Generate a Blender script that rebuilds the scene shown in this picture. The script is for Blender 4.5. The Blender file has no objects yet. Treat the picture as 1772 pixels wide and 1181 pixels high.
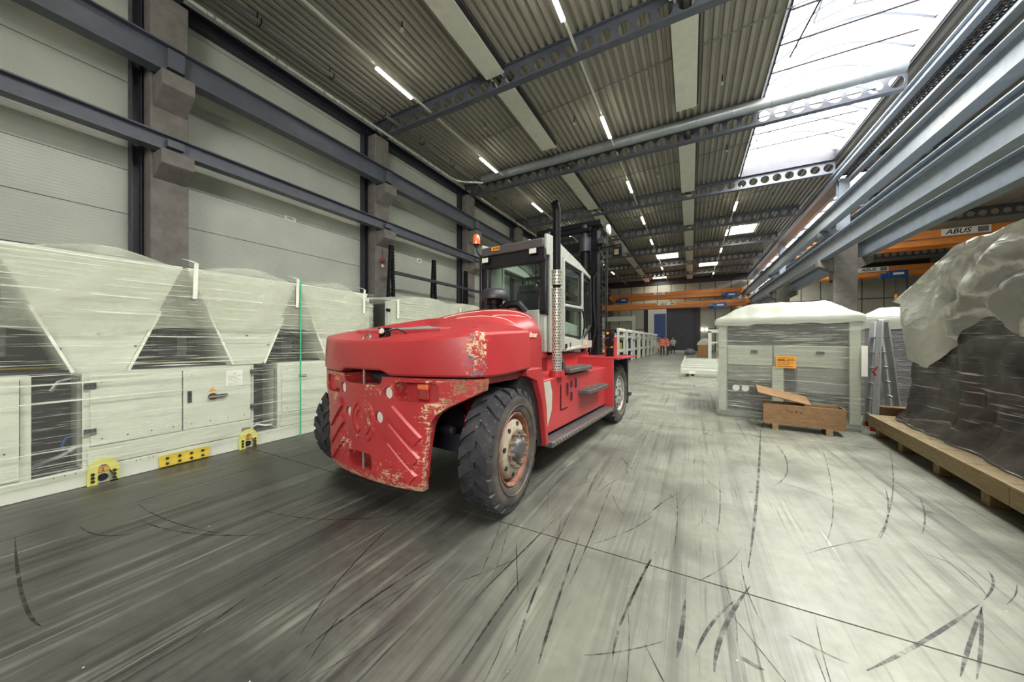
import bpy, bmesh, math, random
from mathutils import Vector, Matrix, noise as mnoise
random.seed(7)
SC = bpy.context.scene
COL = SC.collection
PI = math.pi

# ------------------------------------------------------------------ camera, world, exposure, big lights
cam_d = bpy.data.cameras.new('camera')
cam_d.sensor_width = 36.0
cam_d.lens = 580.0 / 1772 * 36.0
cam_d.clip_end = 200
cam = bpy.data.objects.new('camera', cam_d)
cam.location = (0, 0, 1.35)
cam.rotation_euler = (PI / 2, 0, math.radians(28.12))
COL.objects.link(cam)
SC.camera = cam
SC.view_settings.view_transform = 'Standard'
SC.view_settings.look = 'None'
SC.view_settings.gamma = 1
SC.view_settings.use_curve_mapping = False
SC.view_settings.exposure = 2.15
SC.cycles.max_bounces = 8
SC.cycles.diffuse_bounces = 4
SC.cycles.glossy_bounces = 3
SC.cycles.transmission_bounces = 4
SC.cycles.transparent_max_bounces = 14
SC.cycles.sample_clamp_indirect = 4
SC.cycles.use_denoising = True
SC.cycles.caustics_reflective = False
SC.cycles.caustics_refractive = False

W = bpy.data.worlds.new('world'); SC.world = W; W.use_nodes = True
W.node_tree.nodes['Background'].inputs[0].default_value = (0.9, 0.97, 0.95, 1)
W.node_tree.nodes['Background'].inputs[1].default_value = 0.6

SKY_L = 4.6          # radiance of the daylit roof glazing
TUBE_L = 4.5        # radiance of the fluorescent tubes

# ------------------------------------------------------------------ mesh builder
class MB:
    def __init__(self):
        self.v = []; self.f = []; self.s = []; self.m = []
    def add(self, vs, fs, smooth=False, mi=0):
        o = len(self.v)
        self.v += [tuple(p) for p in vs]
        for q in fs:
            self.f.append(tuple(i + o for i in q)); self.s.append(smooth); self.m.append(mi)
        return self
    def box(self, x0, x1, y0, y1, z0, z1, mi=0):
        vs = [(x, y, z) for z in (z0, z1) for y in (y0, y1) for x in (x0, x1)]
        return self.add(vs, [(0, 2, 3, 1), (4, 5, 7, 6), (0, 1, 5, 4), (2, 6, 7, 3), (0, 4, 6, 2), (1, 3, 7, 5)], mi=mi)
    def cbox(self, c, s, R=None, mi=0):
        hx, hy, hz = s[0] / 2, s[1] / 2, s[2] / 2
        vs = [Vector((x, y, z)) for z in (-hz, hz) for y in (-hy, hy) for x in (-hx, hx)]
        if R is not None: vs = [R @ p for p in vs]
        vs = [p + Vector(c) for p in vs]
        return self.add(vs, [(0, 2, 3, 1), (4, 5, 7, 6), (0, 1, 5, 4), (2, 6, 7, 3), (0, 4, 6, 2), (1, 3, 7, 5)], mi=mi)
    def bar(self, p0, p1, w, h, up=(0, 0, 1), mi=0):
        p0 = Vector(p0); p1 = Vector(p1); d = (p1 - p0)
        f = d.normalized(); r = f.cross(Vector(up))
        if r.length < 1e-4: r = f.cross(Vector((1, 0, 0)))
        r.normalize(); u = r.cross(f)
        R = Matrix((r, f, u)).transposed()
        return self.cbox((p0 + p1) / 2, (w, d.length, h), R, mi)
    def cyl(self, p0, p1, r, seg=16, r2=None, cap=True, mi=0, smooth=True):
        p0 = Vector(p0); p1 = Vector(p1); r2 = r if r2 is None else r2
        f = (p1 - p0).normalized()
        a = f.cross(Vector((0, 0, 1)))
        if a.length < 1e-4: a = Vector((1, 0, 0))
        a.normalize(); b = f.cross(a)
        vs = []
        for p, rr in ((p0, r), (p1, r2)):
            for i in range(seg):
                t = 2 * PI * i / seg
                vs.append(p + a * math.cos(t) * rr + b * math.sin(t) * rr)
        fs = [(i, (i + 1) % seg, seg + (i + 1) % seg, seg + i) for i in range(seg)]
        self.add(vs, fs, smooth, mi)
        if cap:
            self.add(vs[:seg], [tuple(range(seg))[::-1]], False, mi)
            self.add(vs[seg:], [tuple(range(seg))], False, mi)
        return self
    def tube(self, pts, r, seg=8, mi=0, cap=True):
        pts = [Vector(p) for p in pts]
        n = len(pts); rings = []
        prev = None
        for i, p in enumerate(pts):
            t = (pts[min(i + 1, n - 1)] - pts[max(i - 1, 0)]).normalized()
            if prev is None:
                a = t.cross(Vector((0, 0, 1)))
                if a.length < 1e-3: a = t.cross(Vector((1, 0, 0)))
            else:
                a = prev - t * prev.dot(t)
            a.normalize(); prev = a
            b = t.cross(a)
            rr = r[i] if isinstance(r, (list, tuple)) else r
            rings.append([p + a * math.cos(2 * PI * k / seg) * rr + b * math.sin(2 * PI * k / seg) * rr for k in range(seg)])
        vs = [q for ring in rings for q in ring]
        fs = [(i * seg + k, i * seg + (k + 1) % seg, (i + 1) * seg + (k + 1) % seg, (i + 1) * seg + k) for i in range(n - 1) for k in range(seg)]
        self.add(vs, fs, True, mi)
        if cap:
            self.add(rings[0], [tuple(range(seg))[::-1]], False, mi)
            self.add(rings[-1], [tuple(range(seg))], False, mi)
        return self
    def prism(self, poly, axis, a, b, mi=0, smooth=False):
        """poly: 2-D outline in the plane of the two other axes (in xyz order), extruded along axis from a to b"""
        def P(p, t):
            if axis == 'x': return (t, p[0], p[1])
            if axis == 'y': return (p[0], t, p[1])
            return (p[0], p[1], t)
        n = len(poly)
        vs = [P(p, a) for p in poly] + [P(p, b) for p in poly]
        self.add(vs, [(i, (i + 1) % n, n + (i + 1) % n, n + i) for i in range(n)], smooth, mi)
        self.add(vs[:n], [tuple(range(n))[::-1]], False, mi)
        self.add(vs[n:], [tuple(range(n))], False, mi)
        return self
    def lathe(self, prof, c=(0, 0, 0), axis='z', seg=32, mi=0, closed=False, a0=0, a1=2 * PI):
        """prof: (radius, height along axis)"""
        full = abs(a1 - a0 - 2 * PI) < 1e-6
        ns = seg if full else seg + 1
        vs = []
        for (r, h) in prof:
            for k in range(ns):
                t = a0 + (a1 - a0) * k / seg
                x, y = r * math.cos(t), r * math.sin(t)
                p = {'z': (x, y, h), 'x': (h, x, y), 'y': (x, h, y)}[axis]
                vs.append((p[0] + c[0], p[1] + c[1], p[2] + c[2]))
        m = len(prof)
        fs = []
        for i in range(m - 1 + (1 if closed else 0)):
            j = (i + 1) % m
            for k in range(seg):
                k2 = (k + 1) % ns
                fs.append((i * ns + k, i * ns + k2, j * ns + k2, j * ns + k))
        return self.add(vs, fs, True, mi)
    def grid(self, fn, nu, nv, mi=0, smooth=True, closeu=False):
        vs = [fn(i / nu, j / nv) for j in range(nv + 1) for i in range(nu + (0 if closeu else 1))]
        w = nu + (0 if closeu else 1)
        fs = [(j * w + i, j * w + (i + 1) % w, (j + 1) * w + (i + 1) % w, (j + 1) * w + i) for j in range(nv) for i in range(nu)]
        return self.add(vs, fs, smooth, mi)
    def holeplate(self, fn, x0, x1, z0, z1, cx, cz, r, seg=16, mi=0):
        """a rectangle [x0,x1]x[z0,z1] with a round hole; fn(a,b) maps to 3-D"""
        ring = []; out = []
        hx0, hx1, hz0, hz1 = x0 - cx, x1 - cx, z0 - cz, z1 - cz
        for k in range(seg):
            t = 2 * PI * (k + .5) / seg
            cs, sn = math.cos(t), math.sin(t)
            ring.append((cx + r * cs, cz + r * sn))
            sx = (hx1 if cs > 0 else hx0) / cs if abs(cs) > 1e-6 else 1e9
            sz = (hz1 if sn > 0 else hz0) / sn if abs(sn) > 1e-6 else 1e9
            s_ = min(sx, sz)
            out.append((cx + s_ * cs, cz + s_ * sn))
        vs = [fn(*p) for p in ring] + [fn(*p) for p in out]
        fs = [(k, (k + 1) % seg, seg + (k + 1) % seg, seg + k) for k in range(seg)]
        o = len(vs)
        corners = [(x1, z1), (x0, z1), (x0, z0), (x1, z0)]
        vs += [fn(*p) for p in corners]
        for ci in range(4):
            ang = math.atan2(corners[ci][1] - cz, corners[ci][0] - cx) % (2 * PI)
            k = int(math.floor(ang / (2 * PI) * seg - .5)) % seg
            fs.append((seg + k, seg + (k + 1) % seg, o + ci))
        return self.add(vs, fs, False, mi)
    def build(self, name, mats, parent=None, bevel=0, origin=None, weld=True, bseg=2, angle=35):
        me = bpy.data.meshes.new(name)
        if not isinstance(mats, (list, tuple)): mats = [mats]
        org = Vector((0, 0, 0))
        if origin == 'auto':
            xs = [p[0] for p in self.v]; ys = [p[1] for p in self.v]; zs = [p[2] for p in self.v]
            org = Vector(((min(xs) + max(xs)) / 2, (min(ys) + max(ys)) / 2, min(zs)))
        elif origin is not None:
            org = Vector(origin)
        me.from_pydata([tuple(Vector(p) - org) for p in self.v], [], self.f)
        me.polygons.foreach_set('use_smooth', self.s)
        me.polygons.foreach_set('material_index', self.m)
        for m_ in mats: me.materials.append(m_)
        bm = bmesh.new(); bm.from_mesh(me)
        if weld: bmesh.ops.remove_doubles(bm, verts=bm.verts, dist=1e-5)
        bmesh.ops.recalc_face_normals(bm, faces=bm.faces)
        bm.to_mesh(me); bm.free()
        me.set_sharp_from_angle(angle=math.radians(angle))
        o = bpy.data.objects.new(name, me); COL.objects.link(o)
        if parent is not None: o.parent = parent
        o.location = org
        if bevel:
            b = o.modifiers.new('bevel', 'BEVEL'); b.width = bevel; b.segments = bseg; b.limit_method = 'ANGLE'
            b.angle_limit = math.radians(40)
        return o

def tag(o, label=None, cat=None, group=None, kind=None):
    if label: o['label'] = label
    if cat: o['category'] = cat
    if group: o['group'] = group
    if kind: o['kind'] = kind
    return o
def thing(name, label, cat, loc=(0, 0, 0), rz=0, group=None):
    o = bpy.data.objects.new(name, None); COL.objects.link(o)
    o.empty_display_size = .2
    o.location = loc; o.rotation_euler = (0, 0, rz)
    return tag(o, label, cat, group)
def struct(o, label=None):
    o['kind'] = 'structure'
    if label: o['label'] = label
    return o
def empty_struct(name, label, loc=(0, 0, 0)):
    o = bpy.data.objects.new(name, None); COL.objects.link(o); o.location = loc
    return struct(o, label)
def kids(o): return KIDS.get(o.name, [c for c in o.children])
KIDS = {}
def dup(root, loc=None, rz=None, label=None, group=None):
    def rec(o, par):
        c = o.copy(); COL.objects.link(c)
        if par is not None: c.parent = par
        for ch in list(o.children): rec(ch, c)
        return c
    r = rec(root, None)
    if loc is not None: r.location = loc
    if rz is not None: r.rotation_euler = (0, 0, rz)
    if label: r['label'] = label
    if group: r['group'] = group
    return r
ORD = ['first', 'second', 'third', 'fourth', 'fifth', 'sixth', 'seventh', 'eighth', 'ninth', 'tenth', 'eleventh', 'twelfth']

def text_mesh(s, size, mat, name, parent=None, loc=(0, 0, 0), rot=(0, 0, 0), depth=.002, bold=0, shear=0, align='CENTER'):
    cu = bpy.data.curves.new(name, 'FONT'); cu.body = s; cu.size = size; cu.extrude = depth; cu.align_x = align; cu.align_y = 'CENTER'
    cu.offset = bold; cu.shear = shear; cu.resolution_u = 3
    t = bpy.data.objects.new('tmp_text', cu); COL.objects.link(t)
    dg = bpy.context.evaluated_depsgraph_get()
    me = bpy.data.meshes.new_from_object(t.evaluated_get(dg)); me.name = name
    bpy.data.objects.remove(t); bpy.data.curves.remove(cu)
    me.materials.clear(); me.materials.append(mat)
    o = bpy.data.objects.new(name, me); COL.objects.link(o)
    if parent is not None: o.parent = parent
    o.location = loc; o.rotation_euler = rot
    return o

# ------------------------------------------------------------------ materials
class N:
    def __init__(self, name):
        self.mat = bpy.data.materials.new(name); self.mat.use_nodes = True
        self.t = self.mat.node_tree; self.b = self.t.nodes['Principled BSDF']; self.out = self.t.nodes['Material Output']
    def n(self, typ, **kw):
        nd = self.t.nodes.new(typ)
        for k, v in kw.items():
            if k.startswith('i_'):
                key = k[2:]; key = int(key) if key.isdigit() else key.replace('_', ' ')
                if hasattr(v, 'is_output'): self.t.links.new(v, nd.inputs[key])
                else: nd.inputs[key].default_value = v
            else: setattr(nd, k, v)
        return nd
    def l(self, a, b): self.t.links.new(a, b)
    def coord(self, scale=(1, 1, 1), rot=(0, 0, 0), loc=(0, 0, 0), kind='Object'):
        tc = self.n('ShaderNodeTexCoord'); mp = self.n('ShaderNodeMapping')
        mp.inputs['Scale'].default_value = scale; mp.inputs['Rotation'].default_value = rot; mp.inputs['Location'].default_value = loc
        self.l(tc.outputs[kind], mp.inputs['Vector']); return mp.outputs[0]
    def pos(self):
        return self.n('ShaderNodeNewGeometry').outputs['Position']
    def noise(self, vec, scale=5, detail=4, rough=.55, dist=0):
        return self.n('ShaderNodeTexNoise', i_Vector=vec, i_Scale=scale, i_Detail=detail, i_Roughness=rough, i_Distortion=dist).outputs['Fac']
    def ramp(self, fac, a, b, va=0.0, vb=1.0):
        return self.n('ShaderNodeMapRange', i_Value=fac, i_From_Min=a, i_From_Max=b, i_To_Min=va, i_To_Max=vb).outputs[0]
    def math(self, op, a, b=0.0, c=0.0):
        nd = self.n('ShaderNodeMath', operation=op)
        for i, x in enumerate((a, b, c)):
            if hasattr(x, 'is_output'): self.l(x, nd.inputs[i])
            else: nd.inputs[i].default_value = x
        return nd.outputs[0]
    def mix(self, fac, a, b, blend='MIX'):
        nd = self.n('ShaderNodeMix', data_type='RGBA', blend_type=blend)
        for k, x in ((0, fac), (6, a), (7, b)):
            if hasattr(x, 'is_output'): self.l(x, nd.inputs[k])
            else: nd.inputs[k].default_value = x if k == 0 else (tuple(x) + (1,) if len(x) == 3 else x)
        return nd.outputs[2]
    def sep(self, vec):
        return self.n('ShaderNodeSeparateXYZ', i_0=vec).outputs
    def bump(self, h, strength=.3, dist=.01):
        nd = self.n('ShaderNodeBump', i_Height=h, i_Strength=strength, i_Distance=dist)
        self.l(nd.outputs[0], self.b.inputs['Normal']); return nd.outputs[0]
    def set(self, **kw):
        for k, v in kw.items():
            key = k.replace('_', ' ')
            if hasattr(v, 'is_output'): self.l(v, self.b.inputs[key])
            else:
                if key in ('Base Color', 'Emission Color') and len(v) == 3: v = tuple(v) + (1,)
                self.b.inputs[key].default_value = v
        return self
def srgb(r, g, b):
    f = lambda c: (c / 255 / 12.92) if c <= 10 else ((c / 255 + .055) / 1.055) ** 2.4
    return (f(r), f(g), f(b))
def plain(name, col, rough=.5, metal=0, var=.15, scale=6, bump=0, bscale=80, spec=.5, stretch=(1, 1, 1)):
    m = N(name)
    v = m.coord(stretch)
    nz = m.noise(v, scale, 5, .6)
    c = m.mix(m.ramp(nz, .3, .7), tuple(x * (1 - var) for x in col), tuple(min(1, x * (1 + var)) for x in col))
    m.set(Base_Color=c, Metallic=metal, Roughness=m.ramp(m.noise(v, scale * 2.3, 3), .25, .75, max(.04, rough - .1), min(1, rough + .1)))
    m.set(Specular_IOR_Level=spec)
    if bump: m.bump(m.noise(v, bscale, 3), bump, .004)
    return m.mat
def emit(name, col, s):
    m = N(name); m.set(Base_Color=col, Emission_Color=col, Emission_Strength=s); return m.mat
M = {}
M['steel'] = plain('blue_grey_steel', srgb(93, 97, 108), .42, .0, .14, 3, .05, 40)
M['steel_light'] = plain('light_grey_steel', srgb(142, 151, 162), .4, .0, .12, 3)
M['steel_dark'] = plain('dark_blue_steel', srgb(50, 51, 62), .42, .0, .15, 3)
M['galv'] = plain('galvanised_metal', srgb(158, 164, 168), .38, .45, .08, 2)
M['alu'] = plain('ladder_aluminium', srgb(186, 188, 192), .35, .1, .08, 4)
M['pipe'] = plain('zinc_pipe', srgb(205, 206, 198), .3, .35, .06, 2)
M['concrete'] = plain('column_concrete', srgb(126, 121, 116), .85, 0, .2, 4, .25, 60)
M['white_paint'] = plain('white_paint', srgb(204, 207, 194), .4, 0, .05, 4)
M['white_panel'] = plain('white_radiant_panel', srgb(232, 230, 216), .5, 0, .07, 3)
M['light_grey'] = plain('light_grey_paint', srgb(172, 176, 166), .35, 0, .06, 5)
M['black'] = plain('black_paint', srgb(16, 15, 19), .5, 0, .3, 8, spec=.2)
M['black_rubber'] = plain('black_rubber', srgb(20, 19, 22), .6, 0, .3, 15)
M['dark_grey'] = plain('dark_grey_paint', srgb(50, 48, 54), .45, 0, .15, 7)
M['dark_inside'] = plain('dark_interior', srgb(38, 36, 48), .6, 0, .3, 3)
M['grey_mid'] = plain('mid_grey_paint', srgb(120, 120, 118), .45, 0, .12, 5)
M['yellow'] = plain('yellow_paint', srgb(216, 190, 70), .45, 0, .08, 5)
M['lug_yellow'] = plain('lemon_paint', srgb(214, 210, 104), .45, 0, .08, 5)
M['orange'] = plain('orange_crane_paint', srgb(222, 136, 62), .45, 0, .08, 2)
M['blue'] = plain('blue_hoist_paint', srgb(36, 76, 150), .4, 0, .12, 5)
M['navy'] = plain('navy_panel', srgb(66, 92, 150), .5, 0, .12, 2)
M['door_dark'] = plain('dark_door_paint', srgb(72, 72, 84), .5, 0, .12, 2)
M['label_white'] = plain('white_label', srgb(236, 236, 228), .5, 0, .03, 5)
M['ink'] = plain('black_ink', srgb(26, 26, 30), .6, 0, .1, 5)
M['label_orange'] = plain('orange_label', srgb(232, 160, 50), .5, 0, .06, 9)
M['red_plastic'] = plain('red_plastic', srgb(168, 30, 40), .4, 0, .1, 8)
M['hivis'] = plain('orange_workwear', srgb(240, 110, 70), .8, 0, .12, 12)
M['cloth_dark'] = plain('dark_workwear', srgb(44, 46, 60), .85, 0, .2, 12)
M['skin'] = plain('skin', srgb(205, 150, 125), .55, 0, .08, 20)
M['hair'] = plain('dark_hair', srgb(60, 45, 38), .7, 0, .2, 20)
M['reflect'] = plain('silver_tape', srgb(215, 216, 200), .4, 0, .05, 20)
M['cardboard'] = plain('cardboard', srgb(170, 125, 82), .8, 0, .12, 7)
M['nut_steel'] = plain('worn_nut_steel', srgb(140, 130, 118), .4, .6, .3, 30)
M['chrome'] = plain('bright_steel', srgb(205, 205, 200), .18, .9, .1, 8)
M['tape'] = plain('white_tape', srgb(222, 224, 210), .45, 0, .05, 9)
M['green_strap'] = plain('green_strap', srgb(70, 170, 125), .4, 0, .1, 9)
M['foam'] = plain('yellow_twine', srgb(200, 200, 90), .8, 0, .2, 20)

def wood(name, c1, c2, stretch=(1, 9, 9), rough=.7):
    m = N(name); v = m.coord(stretch)
    nz = m.noise(v, 3.5, 6, .65, 1.2); fine = m.noise(v, 26, 3, .6)
    c = m.mix(m.ramp(nz, .35, .68), c1, c2)
    c = m.mix(m.ramp(fine, .45, .8, 0, .4), c, tuple(x * .6 for x in c1))
    m.set(Base_Color=c, Roughness=rough); m.bump(fine, .2, .003); return m.mat
M['plywood'] = wood('plywood', srgb(122, 92, 62), srgb(152, 120, 84), (2.2, 2.2, 9))
M['pine'] = wood('pine_plank', srgb(146, 127, 92), srgb(176, 159, 124), (9, 1, 9))
M['pine_end'] = wood('pine_block', srgb(128, 106, 76), srgb(164, 142, 106), (5, 5, 9))

def glass(name, tint=(.9, .95, .92), a=.12):
    m = N(name)
    tr = m.n('ShaderNodeBsdfTransparent', i_Color=tuple(tint) + (1,))
    gl = m.n('ShaderNodeBsdfGlossy', i_Roughness=.03, i_Color=(1, 1, 1, 1))
    fr = m.n('ShaderNodeLayerWeight', i_Blend=.5)
    fac = m.math('ADD', m.math('MULTIPLY', m.math('POWER', fr.outputs['Facing'], 4.0), .6), a * .35)
    mx = m.n('ShaderNodeMixShader', i_0=fac, i_1=tr.outputs[0], i_2=gl.outputs[0])
    m.l(mx.outputs[0], m.out.inputs[0]); return m.mat
M['glass'] = glass('cab_glass')

def film(name, a0=.12, a1=.7, tint=srgb(214, 218, 204), stretch=(1, .3, 9), rough=.22, lo=.56, hi=.75, scale=4, bump=.35, glint=True):
    """clear stretch film: see-through with milky bands and painted glints along one axis"""
    m = N(name); v = m.coord(stretch)
    n1 = m.noise(v, scale, 5, .6, .4)
    n2 = m.noise(m.coord(tuple(x * 3.1 for x in stretch), loc=(3, 1, 7)), scale, 4, .6, .3)
    fac = m.math('MAXIMUM', m.ramp(n1, lo, hi), m.ramp(n2, lo + .03, hi + .03))  # fold bands double as white glints painted into the film
    fac = m.ramp(fac, 0, 1, a0, a1)
    m.set(Base_Color=tint, Roughness=rough, Specular_IOR_Level=.6)
    m.bump(m.math('ADD', n1, n2), bump, .02)
    tr = m.n('ShaderNodeBsdfTransparent', i_Color=(.97, .98, .95, 1))
    mx = m.n('ShaderNodeMixShader', i_0=fac, i_1=tr.outputs[0], i_2=m.b.outputs[0])
    m.l(mx.outputs[0], m.out.inputs[0]); return m.mat
M['film_left'] = film('stretch_film_long', .08, .95, stretch=(1, .14, 13), lo=.57, hi=.66)
M['film_box'] = film('stretch_film_box', .14, .9, stretch=(.3, .3, 11), lo=.53, hi=.72)
M['film_dark'] = film('stretch_film_dark', .66, .95, tint=srgb(112, 108, 110), stretch=(.7, .45, 5), lo=.42, hi=.7, scale=3, rough=.24, bump=.8)
def tarp(name, a0=.55, a1=.85, tint=srgb(208, 211, 194), stretch=(1, 1, 1)):
    m = N(name); v = m.coord(stretch)
    n1 = m.noise(v, 1.6, 4, .55, .6); n2 = m.noise(m.coord((1, 2.5, 5)), 5, 4, .6, .5)
    fac = m.ramp(n1, .3, .7, a0, a1)
    m.set(Base_Color=tint, Roughness=.38, Specular_IOR_Level=.5)
    m.bump(n2, .35, .02)
    tl = m.n('ShaderNodeBsdfTranslucent', i_Color=tuple(tint) + (1,))
    m1 = m.n('ShaderNodeMixShader', i_0=.25, i_1=m.b.outputs[0], i_2=tl.outputs[0])
    tr = m.n('ShaderNodeBsdfTransparent')
    mx = m.n('ShaderNodeMixShader', i_0=fac, i_1=tr.outputs[0], i_2=m1.outputs[0])
    m.l(mx.outputs[0], m.out.inputs[0]); return m.mat
M['tarp'] = tarp('milky_tarp', .62, .9)
M['tarp_box'] = tarp('milky_cap', .85, .97, srgb(182, 185, 172))
M['tarp_grey'] = tarp('grey_milky_tarp', .6, .85, srgb(214, 216, 210))

def red_paint(name, wear=.0, kind='plain'):
    m = N(name)
    v = m.coord()
    x, y, z = m.sep(v)[0:3]
    big = m.noise(v, 1.3, 3, .5); mid = m.noise(v, 5, 5, .6); fine = m.noise(v, 30, 6, .72)
    streak = m.noise(m.coord((2, 2, 26)), 3.2, 5, .7)
    base = m.mix(m.ramp(big, .3, .7), srgb(160, 46, 50), srgb(180, 58, 61))
    base = m.mix(m.ramp(fine, .55, .85, 0, .35), base, srgb(200, 112, 108))
    reg = m.ramp(m.noise(m.coord(loc=(5, 2, 1)), 2.6, 4, .6), .48, .68)      # where the paint is knocked about
    if kind == 'lower':
        reg = m.ramp(m.noise(m.coord(loc=(5, 2, 1)), 2.6, 4, .6), .40, .62)
        edge = m.math('MULTIPLY', m.math('MULTIPLY', m.ramp(m.math('SUBTRACT', m.math('ABSOLUTE', x), m.math('MULTIPLY', z, .10)), .535, .585), m.ramp(z, .80, .74)), m.ramp(y, -.30, -.36))
        low = m.ramp(z, .36, .25)                                            # scraped bottom edge
        arm = m.math('MULTIPLY', m.ramp(m.math('ABSOLUTE', x), .66, .86), m.ramp(z, .72, .84))
        arm = m.math('MULTIPLY', arm, m.ramp(mid, .25, .5))
        top = m.math('MULTIPLY', m.ramp(z, 1.0, 1.05), m.ramp(mid, .4, .6))
        reg = m.math('MAXIMUM', reg, m.math('MAXIMUM', m.math('MAXIMUM', low, edge), m.math('MAXIMUM', arm, top)))
        deep = m.math('MAXIMUM', m.math('MAXIMUM', m.math('MULTIPLY', low, .45), m.math('MULTIPLY', arm, .85)), m.ramp(mid, .6, .68))
    elif kind == 'upper':
        cor = m.math('MULTIPLY', m.ramp(m.math('ABSOLUTE', m.math('SUBTRACT', x, .99)), .14, .04), m.ramp(m.math('ABSOLUTE', m.math('ADD', y, .22)), .22, .06))
        reg = m.math('MAXIMUM', m.math('MULTIPLY', reg, .25), cor)
        deep = m.math('MULTIPLY', cor, m.ramp(mid, .4, .6))
    else:
        reg = m.math('MULTIPLY', reg, .2); deep = m.ramp(mid, .66, .7)
    thr = m.math('ADD', m.math('MAXIMUM', fine, m.math('MULTIPLY', streak, .98 if kind == 'lower' else .8)), m.math('MULTIPLY', m.math('SUBTRACT', reg, 1.0), .30 - wear))
    if kind == 'upper': thr = m.math('ADD', thr, m.math('MULTIPLY', cor, .02))
    chip = m.ramp(thr, .52 - wear * .1, .56 - wear * .1)
    rust = m.math('MULTIPLY', chip, m.ramp(m.math('ADD', m.math('MULTIPLY', fine, .5), m.math('MULTIPLY', deep, .6)), .52, .62))
    chipc = srgb(206, 180, 146)
    rustc = m.mix(m.ramp(fine, .4, .65), srgb(70, 48, 34), srgb(150, 116, 74))
    if kind == 'upper': rustc = m.mix(m.ramp(mid, .45, .55), rustc, srgb(74, 88, 116))
    c = m.mix(chip, base, chipc); c = m.mix(rust, c, rustc)
    m.set(Base_Color=c, Roughness=m.ramp(chip, 0, 1, .34, .7), Specular_IOR_Level=.45)
    m.bump(m.math('SUBTRACT', m.math('MULTIPLY', fine, .15), chip), .25, .004)
    return m.mat
M['red'] = red_paint('red_paint', 0)
M['red_lower'] = red_paint('worn_red_casting', .05, 'lower')
M['red_upper'] = red_paint('scuffed_red_casting', .0, 'upper')
M['red_pale'] = plain('faded_red_panel', srgb(160, 66, 68), .45, 0, .1, 5)
def floor_mat():
    m = N('scuffed_concrete_floor')
    v = m.pos()
    def mp(scale, rz=0, loc=(0, 0, 0)):
        r = m.n('ShaderNodeMapping'); m.l(v, r.inputs[0])
        r.inputs['Scale'].default_value = scale; r.inputs['Rotation'].default_value = (0, 0, rz); r.inputs['Location'].default_value = loc
        return r.outputs[0]
    x, y, z = m.sep(v)[0:3]
    big = m.noise(v, .35, 4, .55); mid = m.noise(v, 1.7, 6, .62, .3); fine = m.noise(v, 14, 5, .65)
    base = m.mix(m.ramp(mid, .3, .7), srgb(114, 115, 106), srgb(156, 159, 144))
    base = m.mix(m.ramp(fine, .35, .75, 0, .4), base, srgb(104, 101, 95))
    base = m.mix(m.ramp(m.noise(v, .9, 5, .6), .56, .74, 0, .6), base, srgb(84, 80, 78))
    # near-left floor darkened: traffic dirt plus vignette painted into the colour
    dirt_vignette = m.math('ADD', m.math('MULTIPLY', m.ramp(x, .6, -1.9), m.ramp(y, 7.5, 2.6)), m.math('MULTIPLY', m.ramp(big, .4, .62), .35))
    dirt_vignette = m.math('MINIMUM', dirt_vignette, 1.0)
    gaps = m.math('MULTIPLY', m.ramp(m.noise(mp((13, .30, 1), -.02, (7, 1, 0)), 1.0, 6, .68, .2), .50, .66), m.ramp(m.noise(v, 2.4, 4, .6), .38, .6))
    dirt_vignette_fac = m.math('MULTIPLY', dirt_vignette, m.math('SUBTRACT', 1.0, m.math('MULTIPLY', gaps, .55)))
    dirt_vignette_fac = m.math('MULTIPLY', dirt_vignette_fac, m.ramp(fine, .3, .75, 1.0, .78))
    base = m.mix(m.math('MULTIPLY', dirt_vignette_fac, .9), base, srgb(44, 41, 41))
    # tyre streaks
    s = None
    for sc, rz, lo, hi, k in (((9, .16, 1), .05, .52, .66, .9), ((42, 1.1, 1), -.22, .62, .67, .9), ((46, .9, 1), .30, .63, .68, .9), ((16, .3, 1), -.10, .56, .68, .9), ((30, .5, 1), .16, .6, .68, .8), ((22, .35, 1), .42, .63, .7, .8), ((26, .4, 1), -.5, .64, .7, .8)):
        q = m.math('MULTIPLY', m.ramp(m.noise(mp(sc, rz, (sc[0], rz, 0)), 1.0, 5, .6, .15), lo, hi), k)
        s = q if s is None else m.math('MAXIMUM', s, q)
    gate = m.math('MAXIMUM', m.math('MULTIPLY', dirt_vignette, .9), m.ramp(m.noise(v, .8, 3, .5), .40, .62, .16, .9))
    base = m.mix(m.math('MULTIPLY', m.math('MULTIPLY', s, gate), .85), base, srgb(30, 28, 29))
    # pale scratches, dark spots
    wq = m.ramp(m.noise(mp((34, .5, 1), -.22, (4, 4, 0)), 1.0, 3, .5), .69, .73)
    base = m.mix(m.math('MULTIPLY', wq, .5), base, srgb(180, 180, 170))
    vor = m.n('ShaderNodeTexVoronoi', i_Vector=v, i_Scale=1.6).outputs['Distance']
    base = m.mix(m.math('MULTIPLY', m.ramp(vor, .055, .03), .7), base, srgb(40, 36, 34))
    sp = m.n('ShaderNodeTexVoronoi', i_Vector=v, i_Scale=6.5).outputs['Distance']
    base = m.mix(m.math('MULTIPLY', m.ramp(sp, .035, .02), m.ramp(m.noise(v, 1.0, 2), .5, .6)), base, srgb(226, 224, 214))
    m.set(Base_Color=base, Roughness=m.ramp(m.math('ADD', mid, m.math('MULTIPLY', fine, .4)), .4, .95, .24, .55), Specular_IOR_Level=.5)
    m.bump(m.math('ADD', fine, m.math('MULTIPLY', mid, .5)), .12, .004)
    return m.mat
M['floor'] = floor_mat()
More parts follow.
